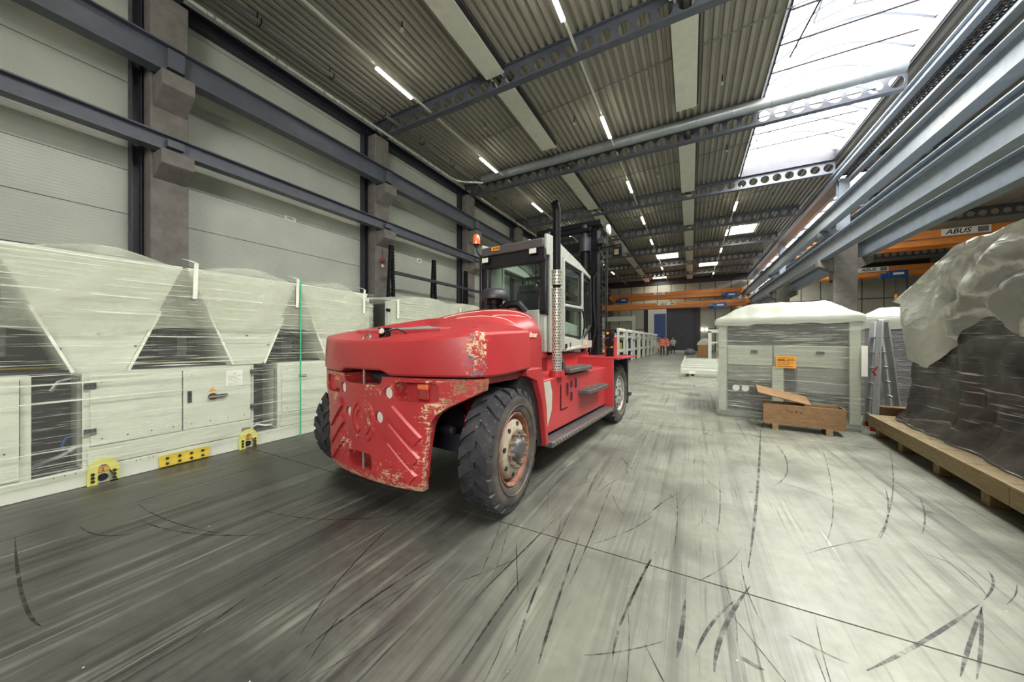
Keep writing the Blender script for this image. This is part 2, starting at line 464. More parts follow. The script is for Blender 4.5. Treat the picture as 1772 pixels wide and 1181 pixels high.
def wall_panel_mat():
    m = N('ribbed_wall_panel'); v = m.pos()
    x, y, z = m.sep(v)[0:3]
    nz = m.noise(v, .8, 4, .55)
    m.set(Base_Color=m.mix(m.ramp(nz, .3, .7), srgb(184, 188, 178), srgb(200, 203, 190)), Roughness=.34, Specular_IOR_Level=.5)
    rib = m.math('PINGPONG', z, .033)
    m.bump(m.ramp(rib, .004, .012), .55, .006)
    return m.mat
M['wall_panel'] = wall_panel_mat()
M['wall_far'] = plain('far_wall_panel', srgb(178, 176, 162), .5, 0, .07, 1)
M['deck'] = plain('corrugated_deck', srgb(166, 161, 150), .5, .0, .08, 1.2)
M['wall_plain'] = plain('grey_wall', srgb(140, 140, 134), .6, 0, .1, 1)

# ================================================================== THE SETTING
XL, XR, YB, YF, ZD = -11.2, 22.0, -12.0, 51.4, 10.0
# floor slabs with recessed joints
fl = MB().box(XL - .3, XR + .3, YB - .3, YF + .3, -.3, -.02).build('floor', plain('joint_fill', srgb(70, 68, 66), .8))
struct(fl, 'scuffed grey concrete floor of large slabs')
ys = [YB, -1.6, 2.17, 5.85, 9.6, 15.6, 21.6, 27.6, 33.6, 39.6, 45.6, YF]
xs = [XL, -4.1, 3.35, 10.0, 16.0, XR]
for i in range(len(xs) - 1):
    for j in range(len(ys) - 1):
        g = .005
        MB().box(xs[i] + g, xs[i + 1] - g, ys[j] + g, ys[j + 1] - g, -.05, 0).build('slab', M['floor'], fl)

# rubber scuffs and scratches on the slabs: arcs through three floor points, with a width
MARKS = [
    (0.947, 6.385, 0.578, 4.024, 0.299, 2.413, 0.02), (0.944, 6.269, 1.13, 7.084, 1.414, 7.973, 0.016), (0.991, 5.49, 0.908, 4.539, 0.674, 3.897, 0.012),
    (1.575, 4.337, 1.358, 3.695, 1.112, 3.153, 0.012), (1.744, 4.232, 1.609, 3.829, 1.426, 3.42, 0.01), (0.244, 3.845, 0.206, 3.182, 0.157, 2.742, 0.008),
    (-0.119, 3.364, -0.092, 2.824, -0.1, 2.365, 0.007), (1.303, 2.643, 0.927, 2.206, 0.634, 1.894, 0.016), (1.308, 2.633, 1.11, 2.304, 0.955, 2.038, 0.014),
    (1.297, 2.619, 1.152, 2.326, 1.002, 2.048, 0.012), (1.541, 3.077, 1.486, 2.913, 1.342, 2.694, 0.01), (0.286, 2.242, 0.142, 1.873, 0.083, 1.591, 0.02),
    (0.202, 2.085, 0.088, 1.862, 0.015, 1.637, 0.014), (-0.027, 1.99, -0.038, 1.759, -0.054, 1.588, 0.02), (-0.205, 2.283, -0.289, 1.738, -0.29, 1.433, 0.012),
    (-0.681, 2.255, -0.607, 1.61, -0.562, 1.288, 0.014), (-0.836, 2.522, -0.75, 1.718, -0.671, 1.288, 0.012), (-0.667, 3.358, -0.611, 2.292, -0.594, 1.791, 0.008),
    (-0.199, 2.332, -0.25, 2.037, -0.275, 1.787, 0.014), (0.164, 1.735, 0.222, 1.707, 0.264, 1.701, 0.022), (0.395, 1.956, 0.497, 1.919, 0.584, 1.9, 0.01),
    (-0.407, 1.414, -0.257, 1.516, -0.105, 1.654, 0.006), (-4.109, 0.423, -3.141, 0.344, -2.709, 0.349, 0.014), (-3.956, 0.669, -3.628, 0.703, -3.447, 0.824, 0.01),
    (-3.691, 0.901, -3.096, 1.011, -2.609, 1.256, 0.012), (-4.101, 0.991, -3.397, 1.012, -2.725, 1.162, 0.008), (-3.114, 1.408, -2.45, 1.564, -1.975, 1.914, 0.008),
    (-1.95, 1.831, -1.778, 1.275, -1.581, 0.899, 0.01), (-2.077, 1.115, -2.058, 0.878, -1.987, 0.649, 0.012), (-1.407, 1.654, -1.474, 1.189, -1.493, 0.849, 0.014),
    (2.167, 5.856, 1.605, 4.285, 1.138, 3.227, 0.008), (1.49, 5.756, 1.122, 4.027, 0.798, 2.971, 0.007), (1.304, 3.103, 1.402, 3.003, 1.378, 2.736, 0.007),
    (0.642, 2.749, 0.854, 2.965, 1.173, 3.246, 0.006), (-0.847, 1.718, -0.853, 1.437, -0.843, 1.137, 0.012), (-0.909, 2.387, -0.955, 1.896, -0.997, 1.445, 0.01),
    (-1.189, 3.86, -1.162, 3.952, -1.115, 4.035, 0.0072), (0.305, 1.946, 0.266, 2.211, 0.272, 2.478, 0.0062), (-0.518, 3.527, -0.515, 3.83, -0.525, 4.132, 0.0045),
    (-0.698, 5.459, -0.695, 5.75, -0.75, 6.035, 0.005), (-1.997, 3.332, -1.916, 3.397, -1.824, 3.448, 0.0041), (-0.884, 3.154, -0.921, 3.341, -0.945, 3.531, 0.0059),
    (-1.432, 5.883, -1.174, 5.985, -0.903, 6.044, 0.0073), (-1.964, 5.642, -1.959, 5.966, -1.966, 6.291, 0.0044), (-0.693, 5.531, -0.973, 5.676, -1.246, 5.833, 0.0038),
    (-0.351, 5.117, -0.349, 5.205, -0.356, 5.294, 0.0047), (-3.025, 6.244, -3.021, 6.392, -3.023, 6.539, 0.0032), (-0.787, 2.85, -0.829, 3.183, -0.841, 3.519, 0.0078),
    (-1.361, 2.765, -1.319, 3.015, -1.283, 3.266, 0.0061), (-1.561, 3.581, -1.496, 3.734, -1.468, 3.898, 0.0056), (-1.367, 0.715, -1.286, 0.962, -1.221, 1.213, 0.0033),
    (-0.709, 3.223, -0.814, 3.503, -0.852, 3.799, 0.0033), (-0.614, 6.062, -0.513, 6.298, -0.397, 6.527, 0.0046), (-0.48, 4.153, -0.708, 4.249, -0.944, 4.318, 0.0046),
    (0.093, 5.122, 0.121, 5.407, 0.202, 5.68, 0.0046), (0.159, 5.395, 0.197, 5.567, 0.223, 5.741, 0.0074), (-0.781, 1.848, -0.811, 2.165, -0.891, 2.472, 0.0039),
    (-0.603, 5.308, -0.59, 5.421, -0.566, 5.533, 0.007), (-1.013, 2.501, -1.132, 2.832, -1.196, 3.179, 0.003), (-0.092, 5.473, -0.117, 5.834, -0.214, 6.183, 0.0041),
    (-0.886, 5.417, -0.951, 5.582, -0.995, 5.754, 0.0033), (-0.591, 2.199, -0.392, 2.491, -0.252, 2.816, 0.0075), (-0.749, 0.705, -0.696, 0.973, -0.646, 1.243, 0.0051),
    (0.013, 4.11, 0.036, 4.328, 0.03, 4.546, 0.0048), (1.128, 3.689, 0.913, 3.918, 0.656, 4.099, 0.007), (-1.395, 0.801, -1.471, 0.938, -1.532, 1.083, 0.0056),
    (-0.496, 3.435, -0.503, 3.549, -0.49, 3.661, 0.0033), (0.165, 5.521, 0.203, 5.686, 0.253, 5.848, 0.0062), (-0.355, 2.693, -0.262, 2.916, -0.193, 3.148, 0.0049),
    (-1.07, 1.6, -1.158, 1.903, -1.263, 2.2, 0.0052), (0.269, 3.484, 0.169, 3.673, 0.094, 3.873, 0.0057), (0.215, 1.006, 0.007, 1.295, -0.183, 1.596, 0.0075),
    (0.014, 2.129, 0.169, 2.356, 0.28, 2.607, 0.007), (0.365, 4.939, 0.39, 5.012, 0.427, 5.079, 0.0069), (0.045, 1.334, 0.069, 1.413, 0.08, 1.494, 0.0036),
    (-1.03, 4.576, -0.793, 4.655, -0.571, 4.767, 0.0032), (-0.532, 3.41, -0.609, 3.759, -0.612, 4.117, 0.0046), (-0.548, 5.287, -0.463, 5.533, -0.409, 5.788, 0.005),
    (-1.005, 2.909, -0.905, 3.113, -0.853, 3.333, 0.0051), (-0.817, 1.597, -0.928, 1.799, -1.037, 2.002, 0.0062), (0.449, 1.529, 0.469, 1.736, 0.467, 1.944, 0.0039),
    (0.173, 1.733, 0.189, 2.017, 0.144, 2.297, 0.0045), (-0.067, 3.063, -0.043, 3.216, 0.001, 3.365, 0.0031), (-0.292, 2.754, -0.214, 3.052, -0.086, 3.333, 0.008),
    (-1.834, 4.037, -1.79, 4.253, -1.769, 4.471, 0.0073), (-0.223, 4.865, -0.244, 5.007, -0.247, 5.151, 0.0066), (-0.148, 6.043, -0.2, 6.266, -0.219, 6.495, 0.0065),
    (-0.682, 5.791, -0.536, 5.931, -0.406, 6.086, 0.0034), (-0.77, 5.311, -0.701, 5.582, -0.571, 5.829, 0.0047), (-0.203, 3.392, -0.291, 3.615, -0.336, 3.85, 0.0044),
    (0.309, 1.48, 0.405, 1.521, 0.49, 1.581, 0.0049), (-0.963, 4.872, -0.812, 5.15, -0.63, 5.41, 0.0068), (-0.836, 4.487, -0.825, 4.668, -0.832, 4.848, 0.0064),
    (-0.988, 1.597, -1.09, 1.923, -1.217, 2.241, 0.0036), (-1.171, 1.484, -1.04, 1.687, -0.924, 1.899, 0.0053), (0.476, 1.593, 0.499, 1.889, 0.542, 2.183, 0.0043),
    (0.254, 5.569, 0.304, 5.79, 0.38, 6.004, 0.0068), (0.262, 2.608, 0.184, 2.772, 0.079, 2.92, 0.0036), (-0.215, 1.151, -0.231, 1.46, -0.28, 1.765, 0.0039),
    (-0.725, 2.991, -0.675, 3.239, -0.583, 3.476, 0.005), (-0.569, 3.734, -0.639, 3.851, -0.695, 3.975, 0.0069), (-1.624, 5.323, -1.449, 5.395, -1.275, 5.472, 0.0059),
    (1.621, 6.045, 1.576, 6.372, 1.515, 6.697, 0.0066), (-1.733, 5.046, -1.587, 5.214, -1.443, 5.383, 0.0053), (-0.541, 3.678, -0.63, 3.867, -0.724, 4.053, 0.0078),
    (2.832, 1.574, 2.857, 1.66, 2.889, 1.745, 0.0042), (-1.062, 3.617, -1.197, 3.925, -1.36, 4.219, 0.0037), (2.533, 4.015, 2.682, 4.272, 2.85, 4.518, 0.007),
    (3.044, 5.422, 3.058, 5.724, 3.073, 6.026, 0.0035), (-1.462, 1.062, -1.384, 1.336, -1.311, 1.611, 0.0051), (1.529, 2.327, 1.64, 2.609, 1.763, 2.885, 0.0039),
    (2.959, 4.684, 2.881, 4.926, 2.835, 5.177, 0.003), (-0.63, 5.087, -0.57, 5.291, -0.48, 5.485, 0.004), (-0.773, 3.038, -0.746, 3.161, -0.719, 3.284, 0.0033),
    (-1.51, 3.124, -1.519, 3.411, -1.465, 3.694, 0.005), (0.452, 0.972, 0.383, 1.049, 0.314, 1.126, 0.0038), (1.425, 2.708, 1.521, 2.834, 1.599, 2.971, 0.0053),
    (3.029, 2.432, 3.076, 2.58, 3.1, 2.734, 0.0061), (0.087, 1.358, 0.116, 1.429, 0.161, 1.491, 0.0035), (-0.737, 0.834, -0.722, 1.106, -0.759, 1.376, 0.004),
    (2.953, 3.404, 3.251, 3.606, 3.585, 3.737, 0.0045), (1.457, 6.038, 1.43, 6.2, 1.413, 6.363, 0.0047), (1.511, 5.761, 1.819, 6.083, 2.089, 6.439, 0.0072),
    (1.244, 5.615, 1.165, 6.071, 1.09, 6.528, 0.0043), (-0.803, 4.652, -0.759, 4.937, -0.7, 5.219, 0.0054), (-0.691, 4.639, -0.854, 4.866, -0.971, 5.12, 0.0042),
    (2.445, 4.378, 2.63, 4.481, 2.791, 4.616, 0.0067), (0.035, 2.781, 0.09, 2.969, 0.102, 3.164, 0.0035), (1.254, 1.428, 1.237, 1.516, 1.235, 1.606, 0.0062),
    (1.386, 0.605, 1.304, 0.961, 1.27, 1.326, 0.0058), (0.478, 5.145, 0.488, 5.276, 0.518, 5.404, 0.0034), (2.66, 1.19, 2.503, 1.521, 2.395, 1.87, 0.0075),
    (-1.246, 3.248, -1.155, 3.501, -1.097, 3.762, 0.0074), (0.17, 4.177, 0.138, 4.281, 0.091, 4.378, 0.006), (2.521, 1.967, 2.471, 2.052, 2.427, 2.14, 0.0054),
    (-1.278, 3.796, -1.235, 3.994, -1.207, 4.194, 0.006), (-0.444, 2.677, -0.548, 2.855, -0.614, 3.049, 0.0041), (-1.045, 5.836, -0.745, 6.085, -0.502, 6.39, 0.0057),
    (0.19, 6.08, 0.502, 6.189, 0.798, 6.338, 0.005), (3.721, 5.639, 3.355, 6.028, 3.052, 6.469, 0.0035), (2.016, 2.25, 1.996, 2.548, 2.007, 2.847, 0.0052),
    (0.128, 4.895, 0.109, 5.055, 0.12, 5.217, 0.0045), (0.421, 0.968, 0.498, 1.33, 0.49, 1.701, 0.0074), (0.364, 1.615, 0.264, 1.804, 0.162, 1.992, 0.0057),
    (0.393, 5.425, 0.186, 5.666, 0.004, 5.925, 0.0042), (2.383, 0.728, 2.435, 0.956, 2.484, 1.185, 0.0038), (-1.3, 6.877, -1.311, 7.431, -1.398, 7.979, 0.0079),
    (-1.392, 7.164, -1.423, 7.296, -1.457, 7.427, 0.0035), (0.007, 7.506, -0.066, 7.725, -0.09, 7.955, 0.0051), (1.377, 10.571, 1.524, 10.741, 1.698, 10.882, 0.0068),
    (2.316, 9.326, 2.329, 9.564, 2.38, 9.798, 0.0031), (1.65, 11.868, 1.658, 12.282, 1.581, 12.689, 0.0071), (1.379, 8.715, 1.399, 8.904, 1.447, 9.087, 0.0064),
    (3.446, 9.363, 3.355, 9.828, 3.276, 10.296, 0.0078), (-0.928, 7.926, -0.8, 8.196, -0.719, 8.483, 0.0071), (3.169, 9.975, 3.04, 10.281, 2.945, 10.6, 0.0065),
    (3.0, 6.441, 2.959, 6.717, 2.916, 6.994, 0.0075), (3.133, 10.228, 3.223, 10.499, 3.271, 10.781, 0.0046), (-0.113, 12.392, -0.259, 12.642, -0.378, 12.907, 0.0037),
    (-0.337, 12.646, -0.364, 12.86, -0.361, 13.077, 0.0034), (0.871, 10.748, 0.977, 11.22, 1.192, 11.654, 0.0044), (3.286, 6.136, 3.168, 6.477, 3.126, 6.835, 0.0042),
    (3.603, 6.635, 3.204, 7.027, 2.772, 7.384, 0.0062), (-0.741, 6.25, -0.879, 6.393, -1.037, 6.514, 0.0074), (-1.379, 12.442, -1.383, 12.727, -1.333, 13.009, 0.0049),
    (3.294, 7.698, 3.364, 7.961, 3.381, 8.233, 0.0034), (-0.852, 12.504, -0.643, 12.583, -0.428, 12.646, 0.0078), (0.802, 10.804, 0.821, 10.925, 0.849, 11.044, 0.0067),
    (2.42, 9.647, 2.336, 9.991, 2.2, 10.317, 0.004), (1.776, 12.162, 1.402, 12.563, 0.967, 12.897, 0.0038), (-0.249, 6.864, -0.283, 7.416, -0.293, 7.969, 0.0074),
    (-1.414, 5.694, -1.009, 6.08, -0.64, 6.501, 0.0056), (2.281, 6.268, 2.214, 6.646, 2.179, 7.027, 0.0055), (0.221, 7.847, 0.311, 8.222, 0.314, 8.607, 0.0077),
    (2.657, 11.687, 2.711, 11.847, 2.764, 12.006, 0.0067), (0.1, 9.969, 0.099, 10.517, 0.11, 11.065, 0.0054), (1.034, 11.814, 1.066, 12.124, 1.08, 12.435, 0.0033),
    (0.98, 11.727, 0.522, 11.92, 0.075, 12.137, 0.0079), (0.072, 7.026, 0.257, 7.494, 0.395, 7.979, 0.0048), (-0.042, 9.263, -0.087, 9.539, -0.152, 9.812, 0.0074),
    (1.371, 6.855, 1.305, 7.018, 1.273, 7.192, 0.0046), (-0.391, 5.721, -0.181, 6.205, 0.02, 6.692, 0.0067), (2.606, 11.449, 2.504, 11.858, 2.478, 12.279, 0.0074),
    (0.395, 9.159, 0.304, 9.336, 0.187, 9.496, 0.006), (-1.303, 6.048, -1.184, 6.203, -1.048, 6.344, 0.0049), (0.925, 8.618, 0.952, 9.027, 0.992, 9.435, 0.0035),
]
def scuff_mat():
    m = N('rubber_scuff'); v = m.pos()
    nz = m.math('MULTIPLY', m.ramp(m.noise(v, 9, 4, .7), .36, .62), .85)
    m.set(Base_Color=srgb(34, 32, 34), Roughness=.5)
    tr = m.n('ShaderNodeBsdfTransparent')
    mx = m.n('ShaderNodeMixShader', i_0=nz, i_1=tr.outputs[0], i_2=m.b.outputs[0])
    m.l(mx.outputs[0], m.out.inputs[0]); return m.mat
sm_ = MB()
for (ax, ay, bx_, by_, cx_, cy_, w) in MARKS:
    n_ = 14; vs = []
    for i in range(n_ + 1):
        t = i / n_
        # quadratic through the three points
        l0, l1, l2 = 2 * (t - .5) * (t - 1), -4 * t * (t - 1), 2 * t * (t - .5)
        x = ax * l0 + bx_ * l1 + cx_ * l2; y = ay * l0 + by_ * l1 + cy_ * l2
        dx = ax * (4 * t - 3) + bx_ * (4 - 8 * t) + cx_ * (4 * t - 1); dy = ay * (4 * t - 3) + by_ * (4 - 8 * t) + cy_ * (4 * t - 1)
        l_ = math.hypot(dx, dy) or 1; ww = w * .5 * min(1, .25 + 3 * min(t, 1 - t))
        vs += [(x - dy / l_ * ww, y + dx / l_ * ww, .0008), (x + dy / l_ * ww, y - dx / l_ * ww, .0008)]
    sm_.add(vs, [(2 * i, 2 * i + 1, 2 * i + 3, 2 * i + 2) for i in range(n_)])
tag(sm_.build('tyre_scuffs', scuff_mat(), fl, weld=False), kind='stuff')

# corrugated ceiling, ribs along the hall, open at the roof lights
SKY = (2.3, 6.0, -3.0, 21.15)           # the long barrel roof light
STRIP = (6.95, 8.75, 23.5, 50.6)         # its twin in the next aisle
DOMES = [(2.7, 4.4, 30.1, 32.3), (-2.87, -1.15, 36.4, 38.4), (.8, 2.42, 42.5, 44.3), (-4.6, -3.0, 48.0, 50.2)]
def deck():
    mb = MB()
    P_ = .235; prof = [(0, 0), (.10, 0), (.128, .10), (.207, .10), (.235, 0)]
    holes = [SKY, STRIP] + DOMES
    ycuts = sorted({YB, YF} | {h[2] for h in holes} | {h[3] for h in holes})
    for y0, y1 in zip(ycuts, ycuts[1:]):
        act = [h for h in holes if h[2] <= y0 + 1e-6 and h[3] >= y1 - 1e-6]
        x = XL
        run = []
        while x < XR:
            xa = [(x + a, b) for a, b in prof]
            blocked = any(h[0] < x + P_ * .6 and x + P_ * .4 < h[1] for h in act)
            if not blocked:
                vs = [(a, y0, ZD + b) for a, b in xa] + [(a, y1, ZD + b) for a, b in xa]
                mb.add(vs, [(k, k + 1, 5 + k + 1, 5 + k) for k in range(4)])
            x += P_
    return mb.build('ceiling', M['deck'], weld=True, angle=20)
struct(deck(), 'grey corrugated metal roof deck')

# walls: a core and panels in courses
def skin_mat(name, L):
    m = N(name); m.set(Base_Color=(.8, .82, .75), Emission_Color=(1.0, .99, .93, 1), Emission_Strength=L, Roughness=.4); return m.mat
M['fill_gable'] = skin_mat('added_gable_glow', SKY_L * .75)  # glow of the added gable light behind the camera
def wall_core(name, x0, x1, y0, y1, z1, label, mt='wall_plain'):
    return struct(MB().box(x0, x1, y0, y1, 0, z1).build(name, M[mt]), label)
wl = wall_core('wall_left', XL - .3, XL - .06, YB, YF, 10.6, 'long wall of pale ribbed sandwich panels')
COLY = [3.08 + 6 * k for k in range(-2, 9)]
edges = [YB] + [y - .38 for y in COLY] + [YF]
zc = [0, 1.22, 2.22, 3.22, 4.21, 5.20, 6.20, 7.18, 8.16, 9.15, 10.3]
for a, b in zip(edges, edges[1:]):
    if b < -3.5: continue
    for z0, z1 in zip(zc, zc[1:]):
        MB().box(XL - .06, XL, a + .01, b - .01, z0 + .008, z1 - .008).build('wall_panel', M['wall_panel'], wl)
wf = wall_core('wall_far', XL, XR, YF, YF + .3, 10.6, 'end wall of pale panels with the loading doors', 'dark_grey')
xw = [-11.2 + 1.75 * k for k in range(20)]
for a, b in zip(xw, xw[1:]):
    if a > 21: break
    for z0, z1 in ((0, 3.0), (3.0, 6.05), (6.05, 9.2)):
        if z1 < 6.1 and -5.5 < (a + b) / 2 < .3: continue
        MB().box(a + .045, b - .045, YF - .05, YF, z0 + .05, z1 - .05).build('wall_panel', M['wall_far'], wf)
wr = wall_core('wall_right', XR, XR + .3, YB, YF, 10.6, 'side wall of the neighbouring aisle')
gz = empty_struct('window_7', 'added unseen fill light shaped as gable glazing behind the camera', (0, YB + .06, 0))  # added out of view to light the truck's rear and the ceiling
for k in range(4, 8):
    for z0 in (3.4, 5.9):
        MB().box(-9 + k * 2.2, -9 + k * 2.2 + 2.12, .06, .09, z0, z0 + 2.42).build('pane', M['fill_gable'], gz)
for k in range(4, 9):
    MB().box(-9.05 + k * 2.2, -8.99 + k * 2.2, 0, .12, 3.35, 8.4).build('fill_gable_bar', M['steel_dark'], gz)
wb = wall_core('wall_back', XL, XR, YB - .3, YB, 10.6, 'wall behind the camera')
for a, b in zip(xw, xw[1:]):
    if a > 21: break
    MB().box(a + .03, b - .03, YB, YB + .05, 0.05, 9.5).build('wall_panel', M['wall_far'], wb)

# far doors
d1 = struct(MB().box(-2.9, .22, YF - .12, YF - .02, 0, 5.7).build('door_1', M['door_dark']), 'tall dark grey sectional door in the end wall')
for k in range(9):
    MB().box(-2.86, .18, YF - .15, YF - .12, .03 + k * .632, .62 + k * .632).build('door_section', M['door_dark'], d1)
MB().box(-3.02, -2.9, YF - .2, YF, 0, 5.85).box(.22, .36, YF - .2, YF, 0, 5.85).box(-3.02, .36, YF - .2, YF, 5.7, 5.85).build('door_frame', M['steel_dark'], d1)
d2 = struct(MB().box(-5.4, -3.02, YF - .3, YF - .05, 0, 5.8).build('door_2', M['label_white']), 'white door surround with a blue inner leaf')
MB().box(-4.6, -3.1, YF - .34, YF - .3, 1.2, 5.15).build('door_leaf', M['navy'], d2)
MB().box(-4.6, -3.1, YF - .35, YF - .3, 1.2, 1.9).build('door_lower_panel', plain('pale_blue_panel', srgb(132, 146, 176), .5), d2)

# roof lights -------------------------------------------------------
def skin_mat(name, L):
    m = N(name); m.set(Base_Color=(.8, .82, .75), Emission_Color=(1.0, .99, .93, 1), Emission_Strength=L, Roughness=.4); return m.mat
M['glazing'] = skin_mat('daylit_polycarbonate', SKY_L)
def rooflight(name, x0, x1, y0, y1, label, rise=.75, ribs=1.0, arch=True):
    e = empty_struct(name, label, ((x0 + x1) / 2, (y0 + y1) / 2, ZD))
    w = (x1 - x0) / 2; l = (y1 - y0) / 2; cu = .42
    c = MB()
    c.box(-w - .06, -w, -l, l, -.05, cu).box(w, w + .06, -l, l, -.05, cu).box(-w - .06, w + .06, -l - .06, -l, -.05, cu).box(-w - .06, w + .06, l, l + .06, -.05, cu)
    c.build('kerb_frame', M['steel_dark'] if arch else M['white_paint'], e)
    nseg = 10
    def arc(t): return (-w + 2 * w * t, cu + rise * math.sin(PI * t))
    ny = max(1, round((y1 - y0) / ribs))
    for k in range(ny):
        a = -l + 2 * l * k / ny; b = -l + 2 * l * (k + 1) / ny
        MB().grid(lambda u, v_: (arc(u)[0], a + .012 + (b - a - .024) * v_, arc(u)[1]), nseg if arch else 2, 1).build('pane', M['glazing'], e)
    for k in range(ny + 1):
        a = -l + 2 * l * k / ny
        if arch:
            MB().tube([(arc(i / 10)[0], a, arc(i / 10)[1] - .02) for i in range(11)], .045, 5).build('glazing_bar', M['steel'], e)
    pts = [(-w, cu)] + [arc(i / 10) for i in range(11)] + [(w, cu)]
    for yy in (-l, l):
        MB().prism([arc(i / 10) for i in range(11)], 'y', yy - .01, yy + .01).build('end_gable', M['glazing'], e)
    return e
w1 = rooflight('window_1', *SKY, 'long barrel vaulted roof light over the gangway', ribs=1.05)
# tie wires and an opening vent in the long roof light
for k, yy in enumerate([9.3, 10.55, 11.8, 13.06, 14.3, 15.6, 16.9, 18.2, 19.5]):
    MB().cyl((-1.85, yy - 9.075, .5), (1.85, yy - 9.075, .5), .032, 5).build('tie_wire', M['ink'], w1)
v = MB()
for yy in (11.75, 13.2):
    v.bar((-.9, yy - 9.075, .96), (.0, yy - 9.075, 1.12), .06, .06).bar((0, yy - 9.075, 1.12), (.9, yy - 9.075, .96), .06, .06)
for xx in (-.9, 0, .9):
    v.bar((xx, 11.75 - 9.075, 1.12 - .16 * abs(xx) / .9), (xx, 13.2 - 9.075, 1.12 - .16 * abs(xx) / .9), .06, .06)
v.build('vent_frame', M['steel_light'], w1)
MB().bar((-1.05, 11.4 - 9.075, .5), (-1.35, 13.75 - 9.075, .5), .05, .05).build('vent_rod', M['black'], w1)
w2 = rooflight('window_2', *STRIP, 'long barrel roof light over the neighbouring aisle', ribs=1.3)
for k, d in enumerate(DOMES):
    rooflight('window_%d' % (k + 3), *d, ['square roof light past the third roof beam', 'square roof light by the middle lamp run', 'small square roof light near the end wall', 'small square roof light close to the end wall corner'][k], rise=.25, ribs=3, arch=False)

# ================================================================== FRAME: columns, rails, beams
def tpl_name(o): return o
BEAMY = [3.2 + 6.04 * k for k in range(-1, 8)]
def column_left(y, label):
    t = thing('wall_column', label, 'column', (XL, y, 0), group='concrete columns along the panelled wall')
    MB().box(.0, .62, -.3, .34, 0, 9.25).build('shaft', M['concrete'], t, bevel=.02)
    c = MB()
    c.prism([(.62, 6.6), (1.12, 6.95), (1.12, 7.28), (.62, 7.28)], 'y', -.26, .3)
    c.build('corbel', M['concrete'], t, bevel=.012)
    MB().prism([(.62, 5.0), (1.08, 5.25), (1.08, 5.55), (.62, 5.55)], 'y', -.26, .3).build('corbel', M['concrete'], t, bevel=.012)
    MB().box(.02, .26, -.50, -.48, 0, 9.5).box(.02, .26, -.36, -.34, 0, 9.5).box(.12, .15, -.48, -.36, 0, 9.5).build('steel_post', M['steel_dark'], t)
    MB().cyl((.0, .36, 0), (.0, .36, 9.2), .03, 6).build('downpipe', M['galv'], t)
    return t
for k, y in enumerate(COLY):
    if y < -4: continue
    column_left(y, 'concrete wall column with two corbels, %s from the camera end' % ORD[k - 1])
def ibeam(p0, p1, h, w, tf=.03, tw=.02, name='beam', mat=None, parent=None):
    mb = MB(); p0 = Vector(p0); p1 = Vector(p1)
    mb.bar(p0 + Vector((0, 0, h - tf / 2)), p1 + Vector((0, 0, h - tf / 2)), w, tf)
    mb.bar(p0 + Vector((0, 0, tf / 2)), p1 + Vector((0, 0, tf / 2)), w, tf)
    mb.bar(p0 + Vector((0, 0, h / 2)), p1 + Vector((0, 0, h / 2)), tw, h - 2 * tf)
    return mb
def crane_rail(x, y0, y1, z, h, w, label, face, mat=None):
    t = thing('crane_rail', label, 'crane rail', (x, y0, z), group='crane rails along the aisle')
    ibeam((0, 0, 0), (0, y1 - y0, 0), h, w).build('girder', mat or M['steel'], t)
    MB().box(-.03, .03, 0, y1 - y0, h, h + .04).build('rail_bar', M['galv'], t)
    for k in range(int((y1 - y0) / 6) + 1 if face else 0):
        yy = 3.08 - y0 + 6 * k
        if yy > y1 - y0 - .2: break
        MB().box(-w / 2 - .012, w / 2 + .012, yy - .14, yy + .14, .10, h - .10).build('splice_plate', mat or M['steel'], t)
    return t
crane_rail(-10.32, -6, 51, 7.30, .62, .30, 'upper crane rail bracketed to the panelled wall', 1, M['steel'])
crane_rail(-10.32, -6, 51, 5.56, .36, .26, 'lower crane rail bracketed to the panelled wall', 1, M['steel'])
e = MB()
e.box(XL, XL + .26, YB, YF, 9.28, 9.32).box(XL, XL + .26, YB, YF, 9.58, 9.62).box(XL + .02, XL + .05, YB, YF, 9.32, 9.58)
tag(e.build('eaves_beam', M['steel_dark'], origin='auto'), 'dark channel beam running along the wall top', 'beam')

HOLE_P, HOLE_R = .49, .185
def cell_beam(x0, x1, y, label, z0=9.34, z1=10.0):
    t = thing('roof_beam', label, 'roof beam', ((x0 + x1) / 2, y, z0), group='cellular roof beams')
    L = (x1 - x0); h = z1 - z0
    n = int(L / HOLE_P)
    mb = MB()
    for sy in (-.008, .008):
        for i in range(n):
            a = -L / 2 + i * L / n; b = a + L / n
            mb.holeplate(lambda p, q, sy=sy: (p, sy, q), a, b, .02, h - .02, (a + b) / 2, h * .47, HOLE_R, 16)
    for i in range(n):
        c = -L / 2 + (i + .5) * L / n
        vs = []
        for sy in (-.008, .008):
            vs += [(c + HOLE_R * math.cos(2 * PI * (k + .5) / 16), sy, h * .47 + HOLE_R * math.sin(2 * PI * (k + .5) / 16)) for k in range(16)]
        mb.add(vs, [(k, (k + 1) % 16, 16 + (k + 1) % 16, 16 + k) for k in range(16)])
    mb.build('web', M['steel'], t)
    MB().box(-L / 2, L / 2, -.11, .11, 0, .022).build('lower_flange', M['steel'], t)
    MB().box(-L / 2, L / 2, -.11, .11, h - .022, h).build('upper_flange', M['steel'], t)
    return t
for k, y in enumerate(BEAMY):
    if y > 51: break
    cell_beam(XL + .05, 6.05, y, 'grey roof beam with round holes over the truck aisle, %s from the camera end' % ORD[k])
for k, y in enumerate(BEAMY):
    if y < 14: continue
    cell_beam(6.75, XR - .1, y, 'grey roof beam with round holes over the neighbouring aisle, %s from the camera end' % ORD[k - 3])

